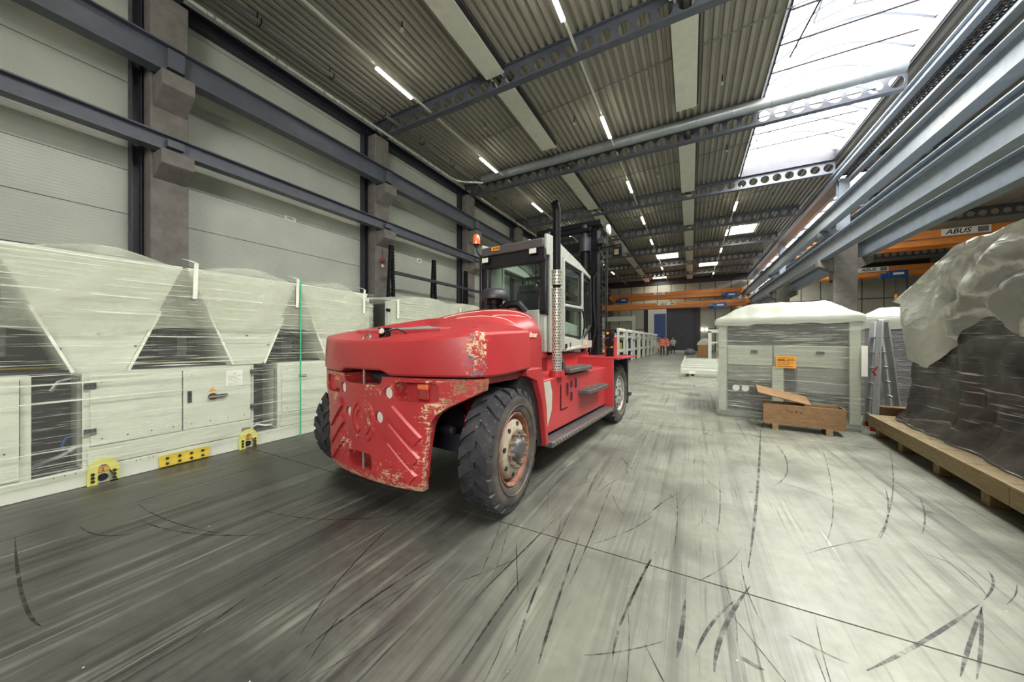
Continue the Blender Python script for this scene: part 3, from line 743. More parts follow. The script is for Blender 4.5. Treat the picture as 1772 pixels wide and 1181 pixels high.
# centre row: columns, valley girder, rails on both sides
def column_mid(y, label):
    t = thing('aisle_column', label, 'column', (6.35, y, 0), group='columns between the two aisles')
    MB().box(-.42, .42, -.33, .33, 0, 6.3).build('shaft', M['concrete'], t, bevel=.03)
    MB().box(-.19, .19, -.2, -.18, 6.3, 9.0).box(-.19, .19, .18, .2, 6.3, 9.0).box(-.015, .015, -.18, .18, 6.3, 9.0).build('steel_post', M['steel_light'], t)
    for s in (-1, 1):
        for zz in (5.22,):
            MB().prism([(s * .42, zz - .55), (s * .95, zz - .28), (s * .95, zz), (s * .42, zz)], 'y', -.24, .24).build('corbel', M['concrete'], t, bevel=.012)
        MB().box(min(s * .1, s * .9), max(s * .1, s * .9), -.12, .12, 6.4, 6.6).build('bracket', M['steel'], t)
    MB().cyl((-.42, -.1, 4.2), (-.5, -.1, 4.2), .05, 10).build('conduit_knob', M['black'], t)
    return t
for k, y in enumerate([9.3, 21.4, 33.5, 45.5]):
    column_mid(y, 'tall concrete column between the aisles, %s from the camera end' % ORD[k])
for s, nm in ((-1, 'facing the truck aisle'), (1, 'facing the neighbouring aisle')):
    crane_rail(6.35 + (s * .72 if s < 0 else .56), -6, 51, 6.62, .72, .34, 'upper crane rail on the column row, ' + nm, 0, M['steel_light'])
    crane_rail(6.35 + s * .72, -6, 51, 5.22, .74, .34, 'lower crane rail on the column row, ' + nm, 0, M['steel_light'])
g = thing('valley_girder', 'steel valley girder with a dark perforated cable tray', 'girder', (6.35, -6, 9.0))
for s in (-1, 1):
    MB().box(s * .32 - .10, s * .32 + .10, 0, 57, 0, .025).box(s * .32 - .01, s * .32 + .01, 0, 57, .025, .26).box(s * .32 - .10, s * .32 + .10, 0, 57, .26, .285).build('side_beam', M['steel_light'], g)
tr = MB()
for j in range(110):
    a = 12 + j * .25
    for q in range(3):
        x = -.2 + q * .14
        tr.holeplate(lambda p, r: (p, r, .12), x, x + .12, a, a + .24, x + .06, a + .12, .035, 8)
tr.box(-.22, -.2, 12, 39.5, .12, .2).box(.2, .22, 12, 39.5, .12, .2)
tag(tr.build('cable_tray', M['ink'], g), kind='stuff')
MB().box(-.3, .3, 27.6, 57, .03, .06).build('soffit_plate', plain('brown_grey_soffit', srgb(140, 128, 114), .6), g)

# ------------------------------------------------------------------ ceiling services
def radiant(x0, x1, y0, y1, label):
    t = thing('radiant_panel', label, 'heating panel', ((x0 + x1) / 2, y0, 9.66), group='white radiant ceiling panels')
    w = (x1 - x0) / 2; L = y1 - y0
    MB().box(-w, w, 0, L, 0, .05).build('panel', M['white_panel'], t, bevel=.01)
    MB().box(w, w + .05, .1, L - .1, .02, .16).build('insulation_edge', M['dark_grey'], t)
    for yy in (0, L):
        s = -1 if yy == 0 else 1
        for xx in (-.2, .2):
            MB().tube([(xx, yy, .06), (xx, yy + s * .12, .05), (xx, yy + s * .2, .1)], .035, 8).build('pipe_stub', M['white_paint'], t)
    for yy in range(1, int(L), 2):
        for hx in (-w + .06, w + .02):
            MB().cyl((hx, yy, .05), (hx, yy, .36), .008, 5).build('hanger', M['dark_grey'], t)
    return t
segs = [(3.5, 9.05), (9.55, 13.55), (15.75, 21.1), (21.6, 27.15), (27.65, 33.2), (33.7, 39.2), (39.7, 45.2), (45.7, 50.6)]
for q, (x0, x1, nm) in enumerate(((-5.75, -5.1, 'over the forklift side'), (-.48, .17, 'over the open gangway'), (9.5, 10.2, 'in the neighbouring aisle'))):
    for k, (a, b) in enumerate(segs):
        if q == 2 and (a < 15): continue
        if q == 2: x0, x1 = 12.4, 13.1
        radiant(x0, x1, a, b, 'white radiant panel %s, %s length from the camera end' % (nm, ORD[k]))

M['tube'] = emit('fluorescent_tube', (1.0, .98, .80), TUBE_L)
def lamp(x, y, label, z=9.42):
    t = thing('tube_light', label, 'ceiling light', (x, y, z), group='fluorescent lights on trunking')
    MB().box(-.05, .05, 0, 1.45, .05, .11).build('housing', M['white_paint'], t, bevel=.008)
    MB().prism([(.055, .05), (.055, .012), (.03, 0), (-.03, 0), (-.055, .012), (-.055, .05)], 'y', .02, 1.43).build('diffuser', M['tube'], t)
    return t
rows = [(-8.23, 1.3, 8, 'beside the panelled wall'), (-2.85, 1.1, 9, 'along the gangway'), (2.35, 23.4, 5, 'past the long roof light'), (14.3, 18.9, 5, 'over the neighbouring aisle')]
for x, ys_, n, nm in rows:
    for k in range(n):
        lamp(x, ys_ + 5.55 * k, 'lit tube light %s, %s from the camera end' % (nm, ORD[k]))
    tg = thing('light_trunking', 'thin white lighting trunking ' + nm, 'trunking', (x, 0, 9.53))
    for a, b in ([(-3, 14.42), (15.02, 50.5)] if ys_ < 5 else [(ys_ - 2, 50.5)]):
        MB().box(-.03, .03, a, b, 0, .05).build('trunking_length', M['white_panel'], tg)

# spiral duct over the second visible beam, pipes by the wall
du = thing('air_duct', 'long spiral galvanised air duct lying across the roof beam', 'duct', (-9.6, 14.72, 9.79))
MB().cyl((0, 0, 0), (15.4, 0, 0), .195, 24).build('duct_tube', M['galv'], du)
for k in range(13):
    MB().lathe([(.196, -.02), (.206, -.01), (.206, .01), (.196, .02)], (.4 + k * 1.17, 0, 0), 'x', 24).build('duct_seam', M['galv'], du)
for k in range(5):
    MB().bar((1.5 + k * 3.1, 0, .18), (1.5 + k * 3.1, 0, .21), .1, .03).build('duct_hanger', M['steel_dark'], du)
p = thing('drain_pipe', 'shiny zinc drain pipe running under the eaves to an elbow', 'pipe', (-10.33, -4, 9.3))
MB().tube([(0, 0, 0), (0, 17.0, 0), (.08, 17.35, 0), (.3, 17.6, 0), (1.05, 18.25, .05)], .055, 12).build('pipe_run', M['pipe'], p)
for k in range(12):
    MB().lathe([(.058, -.03), (.066, -.02), (.066, .02), (.058, .03)], (0, .8 + 1.4 * k, 0), 'y', 12).build('pipe_socket', M['galv'], p)
p2 = thing('drain_pipe', 'second zinc drain pipe further down the eaves, past the air duct', 'pipe', (-10.33, 15.6, 9.3))
MB().cyl((0, 0, 0), (0, 30, 0), .05, 10).build('pipe_run', M['pipe'], p2)
p3 = thing('heating_pipe', 'grey heating pipe hung in black hooks beside the drain pipe', 'pipe', (-9.921, -4, 9.65))
MB().cyl((0, 0, 0), (0, 40, 0), .06, 10).build('pipe_run', M['grey_mid'], p3)
for k in range(14):
    yy = .6 + 2.0 * k
    MB().tube([(-.1, yy, .3), (-.12, yy, .0), (-.02, yy, -.11), (.1, yy, -.06), (.12, yy, .06)], .014, 5).build('pipe_hook', M['black'], p3)
# sprinklers
spr = [(-6.9, 6.6), (-4.0, 12.6), (-7.2, 11.2), (.9, 12.9), (1.7, 9.9), (1.4, 17.6), (-7.0, 18.2), (-1.5, 18.6), (4.2, 24.4), (-3.4, 24.6), (1.0, 24.9)]
for k, (x, y) in enumerate(spr):
    t = thing('sprinkler', 'small sprinkler head under the deck, %s counting away from the camera' % ORD[k], 'sprinkler', (x, y, 9.8), group='ceiling sprinklers')
    MB().cyl((0, 0, 0), (0, 0, .25), .02, 8).build('drop', M['dark_grey'], t)
    MB().lathe([(.0, -.07), (.05, -.05), (.045, .0), (.02, .03)], (0, 0, 0), 'z', 10).build('head', M['white_paint'], t)
for k, y in enumerate((11.4, 18.0, 24.2)):
    tag(MB().cyl((-8, y + .6, 9.93), (4, y - .6, 9.93), .018, 6).build('sprinkler_line', M['grey_mid'], origin='auto'), 'thin sprinkler line across the deck, %s bay' % ORD[k], 'pipe')

# ------------------------------------------------------------------ cranes
def crane(x0, x1, y, zb, zt, hoist_x, label, group, sign_x=None, sign_h=.3, hook=2.0, second_hoist=None, tops=(7.96, 7.38)):
    t = thing('bridge_crane', label, 'crane', ((x0 + x1) / 2, y, zb), group=group)
    cx = (x0 + x1) / 2; L = x1 - x0; h = zt - zb
    for k, yy in enumerate((-.5, .5)):
        MB().box(-L / 2, L / 2, yy - .14, yy + .14, 0, h).build('bridge_girder', M['orange'], t, bevel=.01)
        MB().box(-L / 2, L / 2, yy - .2, yy + .2, h * .44, h * .47).build('girder_rib', M['grey_mid'], t)
    for s in (-1, 1):
        xi = s * L / 2
        MB().box(xi - .12, xi + .12, -1.4, 1.4, h * .2, h * .75).build('end_carriage', M['orange'], t, bevel=.02)
        rt = tops[0 if s < 0 else 1] - zb
        for yy in (-1.2, 1.2):
            MB().box(min(xi, xi - s * .1), max(xi, xi + s * .02), yy - .12, yy + .12, h * .7, rt + .135).box(min(xi, xi + s * .5), max(xi, xi + s * .5), yy - .12, yy + .12, rt + .015, rt + .135).build('wheel_bracket', M['orange'], t)
    for hx in [hoist_x] + ([second_hoist] if second_hoist is not None else []):
        b = MB().box(hx - cx - .6, hx - cx + .6, -.98, -.66, -.28, .34).cyl((hx - cx - 1.05, -.8, -.05), (hx - cx - .55, -.8, -.05), .2, 14)
        hb = b.build('hoist', M['blue'], t, bevel=.03)
        MB().box(hx - cx - .3, hx - cx + .35, -1.0, -.98, -.02, .16).build('hoist_label', M['label_white'], hb)
    if hook:
        MB().cyl((hoist_x - cx, -.55, -.3), (hoist_x - cx, -.55, -hook), .012, 6).cyl((hoist_x - cx + .15, -.55, -.3), (hoist_x - cx + .15, -.55, -hook), .012, 6).build('hoist_rope', M['dark_grey'], t)
        MB().lathe([(0, -.25), (.1, -.2), (.14, 0), (.1, .2), (0, .25)], (hoist_x - cx + .07, -.55, -hook), 'z', 12).build('hook_block', M['orange'], t)
    if sign_x is not None:
        sgn = MB().box(sign_x - cx - .95, sign_x - cx + .95, -.66, -.645, h - .02 - sign_h, h - .02).build('sign_plate', M['label_white'], t)
        text_mesh('ABUS', sign_h * 1.0, M['ink'], 'sign_lettering', sgn, (sign_x - cx - .3, -.665, h - .02 - sign_h / 2), (PI / 2, 0, 0), .003, .006, .25)
        MB().box(sign_x - cx + .45, sign_x - cx + .85, -.67, -.66, h - sign_h + .03, h - .07).build('sign_lettering', M['grey_mid'], sgn)
    return t
crane(-10.02, 5.34, 49.3, 6.95, 7.85, 4.3, 'double orange bridge crane high before the end wall', 'orange bridge cranes', -3.5, .3, 0, -8.3)
crane(-10.02, 5.34, 44.2, 5.25, 5.9, 2.8, 'lower orange bridge crane hung under the double one', 'orange bridge cranes', -2.6, .28, 0, None, (5.96, 6.0))
crane(7.25, 21.7, 41.0, 6.95, 7.75, 15.3, 'orange bridge crane in the neighbouring aisle, with the blue hoist showing', 'orange bridge cranes', 13.9, .38, 1.85, None, (7.38, 7.8))
crane(7.25, 21.7, 30.0, 7.05, 7.95, 19.5, 'orange bridge crane in the neighbouring aisle, standing closer, its sign half hidden', 'orange bridge cranes', 13.95, .4, 0, None, (7.38, 7.8))
# ================================================================== THE FORKLIFT TRUCK
def rubber_mat():
    m = N('dusty_tyre_rubber'); v = m.coord()
    n1 = m.noise(v, 6, 5, .6); sp = m.n('ShaderNodeTexVoronoi', i_Vector=v, i_Scale=26.0).outputs['Distance']
    c = m.mix(m.ramp(n1, .35, .7), srgb(38, 38, 44), srgb(66, 64, 66))
    r = m.n('ShaderNodeVectorMath', operation='LENGTH')
    x, y, z = m.sep(v)[0:3]
    rad = m.math('SQRT', m.math('ADD', m.math('MULTIPLY', y, y), m.math('MULTIPLY', z, z)))
    side = m.math('MULTIPLY', m.ramp(rad, .44, .40), m.ramp(n1, .3, .7))
    c = m.mix(m.math('MULTIPLY', side, .65), c, srgb(112, 100, 84))
    c = m.mix(m.math('MULTIPLY', m.ramp(sp, .085, .05), m.ramp(rad, .44, .46)), c, srgb(226, 226, 226))
    m.set(Base_Color=c, Roughness=.55, Specular_IOR_Level=.4); m.bump(m.noise(v, 40, 3), .15, .003); return m.mat
M['tyre'] = rubber_mat()
def rim_mat():
    m = N('rusty_cream_wheel'); v = m.coord()
    x, y, z = m.sep(v)[0:3]
    rad = m.math('SQRT', m.math('ADD', m.math('MULTIPLY', y, y), m.math('MULTIPLY', z, z)))
    n1 = m.noise(v, 9, 6, .65); n2 = m.noise(v, 30, 5, .65)
    rust = m.math('MAXIMUM', m.ramp(rad, .20, .25), m.ramp(m.math('ABSOLUTE', m.math('SUBTRACT', rad, .13)), .03, .01))
    rust = m.math('MULTIPLY', rust, m.ramp(n1, .25, .5)); rust = m.math('MAXIMUM', rust, m.ramp(n1, .6, .68))
    c = m.mix(rust, m.mix(m.ramp(n2, .35, .7), srgb(176, 170, 150), srgb(142, 132, 112)), m.mix(m.ramp(n2, .35, .65), srgb(92, 52, 36), srgb(150, 92, 66)))
    m.set(Base_Color=c, Roughness=.55); m.bump(n2, .2, .003); return m.mat
M['rim'] = rim_mat()
M['hub'] = plain('greasy_hub_iron', srgb(84, 82, 84), .4, .3, .3, 14)
M['chip_white'] = plain('white_disc', srgb(214, 214, 204), .6, 0, .1, 20)
M['lens_red'] = plain('red_lamp_lens', srgb(150, 30, 30), .12, 0, .1, 30, spec=.8)
M['lens_amber'] = plain('amber_lens', srgb(236, 112, 66), .15, 0, .06, 20, spec=.8)
M['lens_clear'] = plain('clear_lamp_lens', srgb(226, 226, 214), .12, 0, .08, 40, spec=.8)
M['tread_plate'] = plain('serrated_step_metal', srgb(92, 92, 94), .4, .4, .3, 30, .5, 60)
M['cab_grey'] = plain('cab_light_grey', srgb(168, 172, 163), .32, 0, .06, 4)
M['cab_dark'] = plain('cab_charcoal', srgb(34, 31, 36), .38, 0, .12, 5)
M['cab_roof'] = plain('cab_roof_grey', srgb(82, 77, 78), .4, 0, .1, 4)
M['grille'] = plain('radiator_mesh', srgb(98, 102, 100), .35, .3, .1, 60)
M['cream_paint'] = plain('bonnet_cream', srgb(236, 200, 180), .4, 0, .05, 10)
M['pale_side'] = plain('cream_side_panel', srgb(176, 174, 160), .4, 0, .06, 6)

FK = thing('forklift_truck', 'large battered red forklift truck with a raised black mast and grey cab', 'forklift', (-2.3434, 2.3169, 0), math.radians(-4.5))

# ---- lower casting
HW = [(0.22, .600), (.26, .612), (.30, .618), (.44, .634), (.58, .652), (.70, .672), (.76, .69), (.81, .725), (.86, .80), (.91, .90), (.955, .985), (.985, 1.035), (1.07, 1.045)]
def hw(z):
    for (a, wa), (b, wb) in zip(HW, HW[1:]):
        if z <= b: return wa + (wb - wa) * (z - a) / (b - a)
    return HW[-1][1]
def yr(x, z):
    y = -.47 + .25 * abs(x) ** 2.3
    if z < .31: y += .02 * ((.31 - z) / .09) ** 2
    return y
def lower_solid():
    mb = MB(); nu, nz = 28, len(HW) - 1
    fr, bk = [], []
    for z, w in HW:
        for i in range(nu + 1):
            x = -w + 2 * w * i / nu
            fr.append((x, yr(x, z), z))
            yb = yr(x, z) + (.06 if abs(x) > .52 else .06 + .29 * min(1, (.52 - abs(x)) / .12))
            bk.append((x, yb, z))
    W_ = nu + 1; n = len(fr)
    fs = []
    for j in range(nz):
        for i in range(nu):
            a, b, c, d = j * W_ + i, j * W_ + i + 1, (j + 1) * W_ + i + 1, (j + 1) * W_ + i
            fs += [(a, b, c, d), (n + a, n + d, n + c, n + b)]
    for i in range(nu):
        fs += [(i, n + i, n + i + 1, i + 1), (nz * W_ + i, nz * W_ + i + 1, n + nz * W_ + i + 1, n + nz * W_ + i)]
    for j in range(nz):
        a, d = j * W_, (j + 1) * W_
        fs += [(a, d, n + d, n + a)]
        a, d = j * W_ + nu, (j + 1) * W_ + nu
        fs += [(a, n + a, n + d, d)]
    mb.add(fr + bk, fs, True)
    return mb
def rrect(cx, cz, w, h, r):
    pts = []
    for (sx, sz, a0) in ((1, 1, 0), (-1, 1, 90), (-1, -1, 180), (1, -1, 270)):
        for k in range(6):
            t = math.radians(a0 + 18 * k)
            pts.append((cx + sx * (w / 2 - r) + r * math.cos(t), cz + sz * (h / 2 - r) + r * math.sin(t)))
    return pts
HOLES = ((.30, .945), (-.30, .945), (.20, .745), (-.20, .745))
lo = lower_solid().build('counterweight_casting', M['red_lower'], FK, angle=50)
cuts = [MB().cyl((x, -.7, z), (x, yr(x, z) + .035, z), .050, 24) for x, z in HOLES]
cuts += [MB().prism(rrect(-.02, 1.06, .52, .125, .058), 'y', -.8, -.10), MB().prism(rrect(-.04, .37, .32, .135, .03), 'y', -.8, -.22)]
cuts += [MB().prism(rrect(s * .555, .962, .37, .15, .04), 'y', -.8, -.30) for s in (-1, 1)]
tmp = []
for c in cuts:
    ct = c.build('tmp_cutter', M['red_lower']); ct.parent = FK; tmp.append(ct)
    bo = lo.modifiers.new('cut', 'BOOLEAN'); bo.object = ct; bo.operation = 'DIFFERENCE'; bo.solver = 'EXACT'
bpy.context.view_layer.update(); dg = bpy.context.evaluated_depsgraph_get()
me = bpy.data.meshes.new_from_object(lo.evaluated_get(dg)); me.name = 'counterweight_casting'
lo.modifiers.clear(); lo.data = me
me.set_sharp_from_angle(angle=math.radians(38))
for ct in tmp: bpy.data.objects.remove(ct)
# raised ribs and rings of the casting, each following the curved face
def strip(pts, w, off=.014):
    """pts: (x,z) centreline; a raised bar of width w on the rear face"""
    mb = MB(); vs = []
    n = len(pts)
    for i, (x, z) in enumerate(pts):
        tx = pts[min(i + 1, n - 1)][0] - pts[max(i - 1, 0)][0]; tz = pts[min(i + 1, n - 1)][1] - pts[max(i - 1, 0)][1]
        l = math.hypot(tx, tz); nx, nz_ = -tz / l, tx / l
        for s, o in ((-.5, -.004), (-.40, off), (.40, off), (.5, -.004)):
            px, pz = x + nx * w * s, z + nz_ * w * s
            vs.append((px, yr(px, pz) - o, pz))
    fs = [(i * 4 + k, i * 4 + k + 1, i * 4 + 4 + k + 1, i * 4 + 4 + k) for i in range(n - 1) for k in range(3)]
    fs += [(0, 1, 2, 3), tuple((n - 1) * 4 + k for k in (3, 2, 1, 0))]
    return mb.add(vs, fs, False)
def seg(a, b, n=8): return [(a[0] + (b[0] - a[0]) * i / n, a[1] + (b[1] - a[1]) * i / n) for i in range(n + 1)]
for s in (-1, 1):
    for a, b in (((.33, .82), (.585, .60)), ((.30, .68), (.57, .445)), ((.29, .53), (.545, .31))):
        strip([(s * x, z) for x, z in seg(a, b)], .095, .02).build('casting_rib', M['red_lower'], FK)
for r in (.095, .145):
    for s in (-1, 1):
        strip([(-s * r * math.cos(t), .70 + r * 1.15 * math.sin(t)) for t in [math.radians(-64 + 8 * k) for k in range(17)]], .04, .012).build('casting_ring', M['red_lower'], FK)
for x, z in HOLES:
    MB().cyl((x, yr(x, z) + .022, z), (x, yr(x, z) + .04, z), .046, 24).build('fixing_disc', M['chip_white'], FK)
MB().cyl((-.02, -.44, .985), (-.02, -.44, 1.12), .011, 10).build('tow_pin', M['nut_steel'], FK)
MB().cyl((-.02, -.445, .295), (-.02, -.445, .445), .014, 10).build('tow_pin', M['nut_steel'], FK)
MB().box(-.30, .27, -.12, -.09, .98, 1.12).cyl((-.2, -.22, 1.045), (.17, -.36, 1.04), .046, 16).cyl((.14, -.35, 1.04), (.185, -.367, 1.04), .052, 18).build('exhaust_tail_slot_shade', M['dark_inside'], FK)  # flat dark box behind the tube paints the slot's inner shade
for s in (-1, 1):
    b = MB().cbox((s * .57, -.315, .955), (.12, .06, .135))
    MB().box(min(s * .34, s * .76), max(s * .34, s * .76), -.325, -.285, .87, 1.05).build('lamp_pocket', M['red'], FK)
    lm = b.build('rear_lamp', M['lens_red'], FK, bevel=.02)
    MB().cbox((s * .57, -.320, 1.0), (.115, .06, .05)).build('amber_lens', M['lens_amber'], lm, bevel=.012)

# ---- upper casting: closed plan outline lofted up
def upper_outline():
    pts = []
    for k in range(41):
        x = .93 - 1.86 * k / 40
        pts.append((x, -.485 + .25 * abs(x) ** 2.3))
    rc = [(1.06, .46), (1.072, .2), (1.075, .04), (1.062, -.09), (1.03, -.18), (.985, -.235)]
    return rc + pts + [(-x, y) for x, y in rc[::-1]]
UO = upper_outline()
def ztop(x, y): return 1.355 + .055 * x * x + .05 * max(0, y + .15)
def upper_mesh():
    mb = MB(); n = len(UO); rings = []
    def ring(s, zf, cy=.30):
        return [(x * s, cy + (y - cy) * (s if y < .44 else 1) if y < .44 else y, zf(x, y)) for x, y in UO]
    rings.append([(x * .90, y * .9 + .04, 1.085 + .02 * max(0, y) + (.034 * max(0, min(1, (.33 - abs(x)) / .08)) if y < -.2 else 0)) for x, y in UO])
    nt = lambda x, y: .034 * max(0, min(1, (.33 - abs(x)) / .08)) if y < -.2 else 0
    rings.append([(x * .99, y * .99 + .003, 1.085 + .05 * max(0, y) + nt(x, y)) for x, y in UO])
    rings.append([(x, y, 1.10 + .05 * max(0, y) + nt(x, y)) for x, y in UO])
    rings.append([(x * .995, y, 1.25) for x, y in UO])
    rings.append(ring(.985, lambda x, y: ztop(x, y) - .022))
    rings.append(ring(.968, lambda x, y: ztop(x, y) - .002))
    for s, dz in ((.88, .018), (.78, .034), (.68, .048), (.58, .058), (.50, .066), (.30, .075), (.04, .08)):
        rings.append(ring(s, lambda x, y, dz=dz, s=s: ztop(x, y) + dz + .13 * max(0, .30 + (y - .30) * s + .2) * (1 - s)))
    vs = [p for r in rings for p in r]
    fs = [(j * n + i, j * n + (i + 1) % n, (j + 1) * n + (i + 1) % n, (j + 1) * n + i) for j in range(len(rings) - 1) for i in range(n)]
    fs += [tuple(range(n))[::-1], tuple(range((len(rings) - 1) * n, len(rings) * n))]
    return mb.add(vs, fs, True)
up = upper_mesh().build('counterweight_cover', M['red_upper'], FK, angle=17)
# radiator grille in the top, work lamp, lifting eye, hatch holes
gz_ = lambda y: 1.448 + .125 * (y + .14)
gr = MB().prism([(-.14, gz_(-.14) - .03), (.46, gz_(.46) - .03), (.46, gz_(.46)), (-.14, gz_(-.14))], 'x', -.50, .56)
for k in range(25):
    x = -.47 + k * .0417
    gr.bar((x, -.12, gz_(-.12) + .003), (x, .44, gz_(.44) + .003), .010, .008)
gr.build('radiator_grille', M['grille'], FK, bevel=.003)
MB().box(-.54, .60, -.18, -.14, 1.40, gz_(-.16) + .004).bar((-.52, -.16, gz_(-.16) - .01), (-.52, .46, gz_(.46) - .01), .04, .035).bar((.58, -.16, gz_(-.16) - .01), (.58, .46, gz_(.46) - .01), .04, .035).build('grille_frame', M['red'], FK, bevel=.006)
wl_ = MB().cbox((.10, -.33, 1.43), (.075, .05, .05), Matrix.Rotation(.5, 3, 'X')).cbox((.10, -.33, 1.455), (.10, .06, .012)).cbox((.06, -.33, 1.40), (.012, .05, .08)).cbox((.14, -.33, 1.40), (.012, .05, .08))
w_ = wl_.build('rear_work_lamp', M['black'], FK, bevel=.004)
MB().cyl((.11, -.36, 1.43), (.11, -.375, 1.435), .024, 14).build('lamp_lens', M['lens_clear'], w_)
MB().tube([(.16, -.32, 1.44), (.2, -.28, 1.45), (.23, -.25, 1.43), (.24, -.22, 1.41)], .006, 6).build('lamp_cable', M['black'], w_)
MB().tube([(-.01 + .045 * math.cos(t), -.43 + .02 * math.sin(t), 1.362 + .045 * math.sin(t)) for t in [math.radians(200 - 13 * k) for k in range(17)]], .009, 8).build('lifting_eye', M['nut_steel'], FK)
for x in (.62, .80):
    MB().cyl((x, .0, 1.45), (x, .0, 1.462), .02, 14).build('plug', M['dark_inside'], FK)

# ---- bonnet
def bonnet():
    mb = MB()
    ys_ = [.28, .34, .45, .6, .8, 1.0, 1.2, 1.38, 1.42]
    def zt(y): return 1.47 + .30 * min(1, max(0, (y - .28) / 1.0)) ** .62
    def sec(y, k=1.0, drop=0):
        r = []
        for i in range(33):
            u = -1 + 2 * i / 32
            a = math.copysign(1, u) * PI / 2 * abs(u)
            t = PI / 2 - a
            c, s = math.cos(t), math.sin(t)
            ex = .42
            X = .68 * math.copysign(abs(c) ** ex, c) * k
            crown = .12 * (1 - (X / .68) ** 2)
            z = 1.0 + (zt(y) - .12 - 1.0) * abs(s) ** .35 + crown * (1 if abs(s) > 0 else 0) - drop
            r.append((X, y, max(.99, z)))
        return r
    rows_ = [sec(y, 1 if 0 < q < 8 else (.97 if q == 0 else .985), .03 if q == 0 else (.02 if q == 8 else 0)) for q, y in enumerate(ys_)]
    n = 33
    vs = [p for r in rows_ for p in r]
    fs = [(j * n + i, j * n + i + 1, (j + 1) * n + i + 1, (j + 1) * n + i) for j in range(len(ys_) - 1) for i in range(n - 1)]
    fs += [tuple(range(n))[::-1], tuple(range((len(ys_) - 1) * n, len(ys_) * n))]
    return mb.add(vs, fs, True), zt
bm_, zt_ = bonnet()
bm_.build('bonnet', M['red'], FK, angle=45)
def on_bonnet(x, y):
    X = min(.675, abs(x)); c = (X / .68) ** (1 / .42); s = math.sqrt(max(0, 1 - c * c))
    return 1.0 + (zt_(y) - .12 - 1.0) * s ** .35 + .12 * (1 - (X / .68) ** 2)
def ribbon(pts, w=.008):
    mb = MB(); p3 = [(x, y, on_bonnet(x, y) + .003) for x, y in pts]
    mb.tube(p3, w * .5, 5); return mb
ribbon([(-.08 + .66 * t, .42 + .9 * t ** .6) for t in [k / 16 for k in range(17)]]).build('bonnet_ribbon', M['cream_paint'], FK)  # thin cream ribbons following the bonnet surface
ribbon([(.12 + .50 * t, .44 + .5 * t ** .8) for t in [k / 12 for k in range(13)]]).build('bonnet_ribbon', M['cream_paint'], FK)
ribbon([(.40 + .16 * t, .80 + .42 * t) for t in [k / 6 for k in range(7)]]).build('bonnet_ribbon', M['cream_paint'], FK)
ribbon([(-.30 - .25 * t, .45 + .6 * t) for t in [k / 8 for k in range(9)]]).build('bonnet_ribbon', M['cream_paint'], FK)
text_mesh('kalmar', .085, M['cream_paint'], 'side_lettering', FK, (.684, 1.16, 1.42), (PI / 2, 0, PI / 2), .002, .003, 0)
# air precleaner and intake on the bonnet
pc = MB().lathe([(0, 1.99), (.13, 1.985), (.165, 1.955), (.185, 1.88), (.18, 1.86), (0, 1.86)], (.10, 1.25, 0), 'z', 28)
pc.build('air_precleaner', M['dark_grey'], FK, angle=40)
MB().cyl((.10, 1.25, 1.66), (.10, 1.25, 1.87), .07, 18).cyl((.1, 1.25, 1.80), (.1, 1.25, 1.86), .10, 18).build('intake_pipe', M['black'], FK)
MB().tube([(.16, 1.3, 1.72), (.26, 1.32, 1.80), (.38, 1.36, 1.80), (.45, 1.4, 1.70)], .05, 12).build('intake_elbow', M['black'], FK)

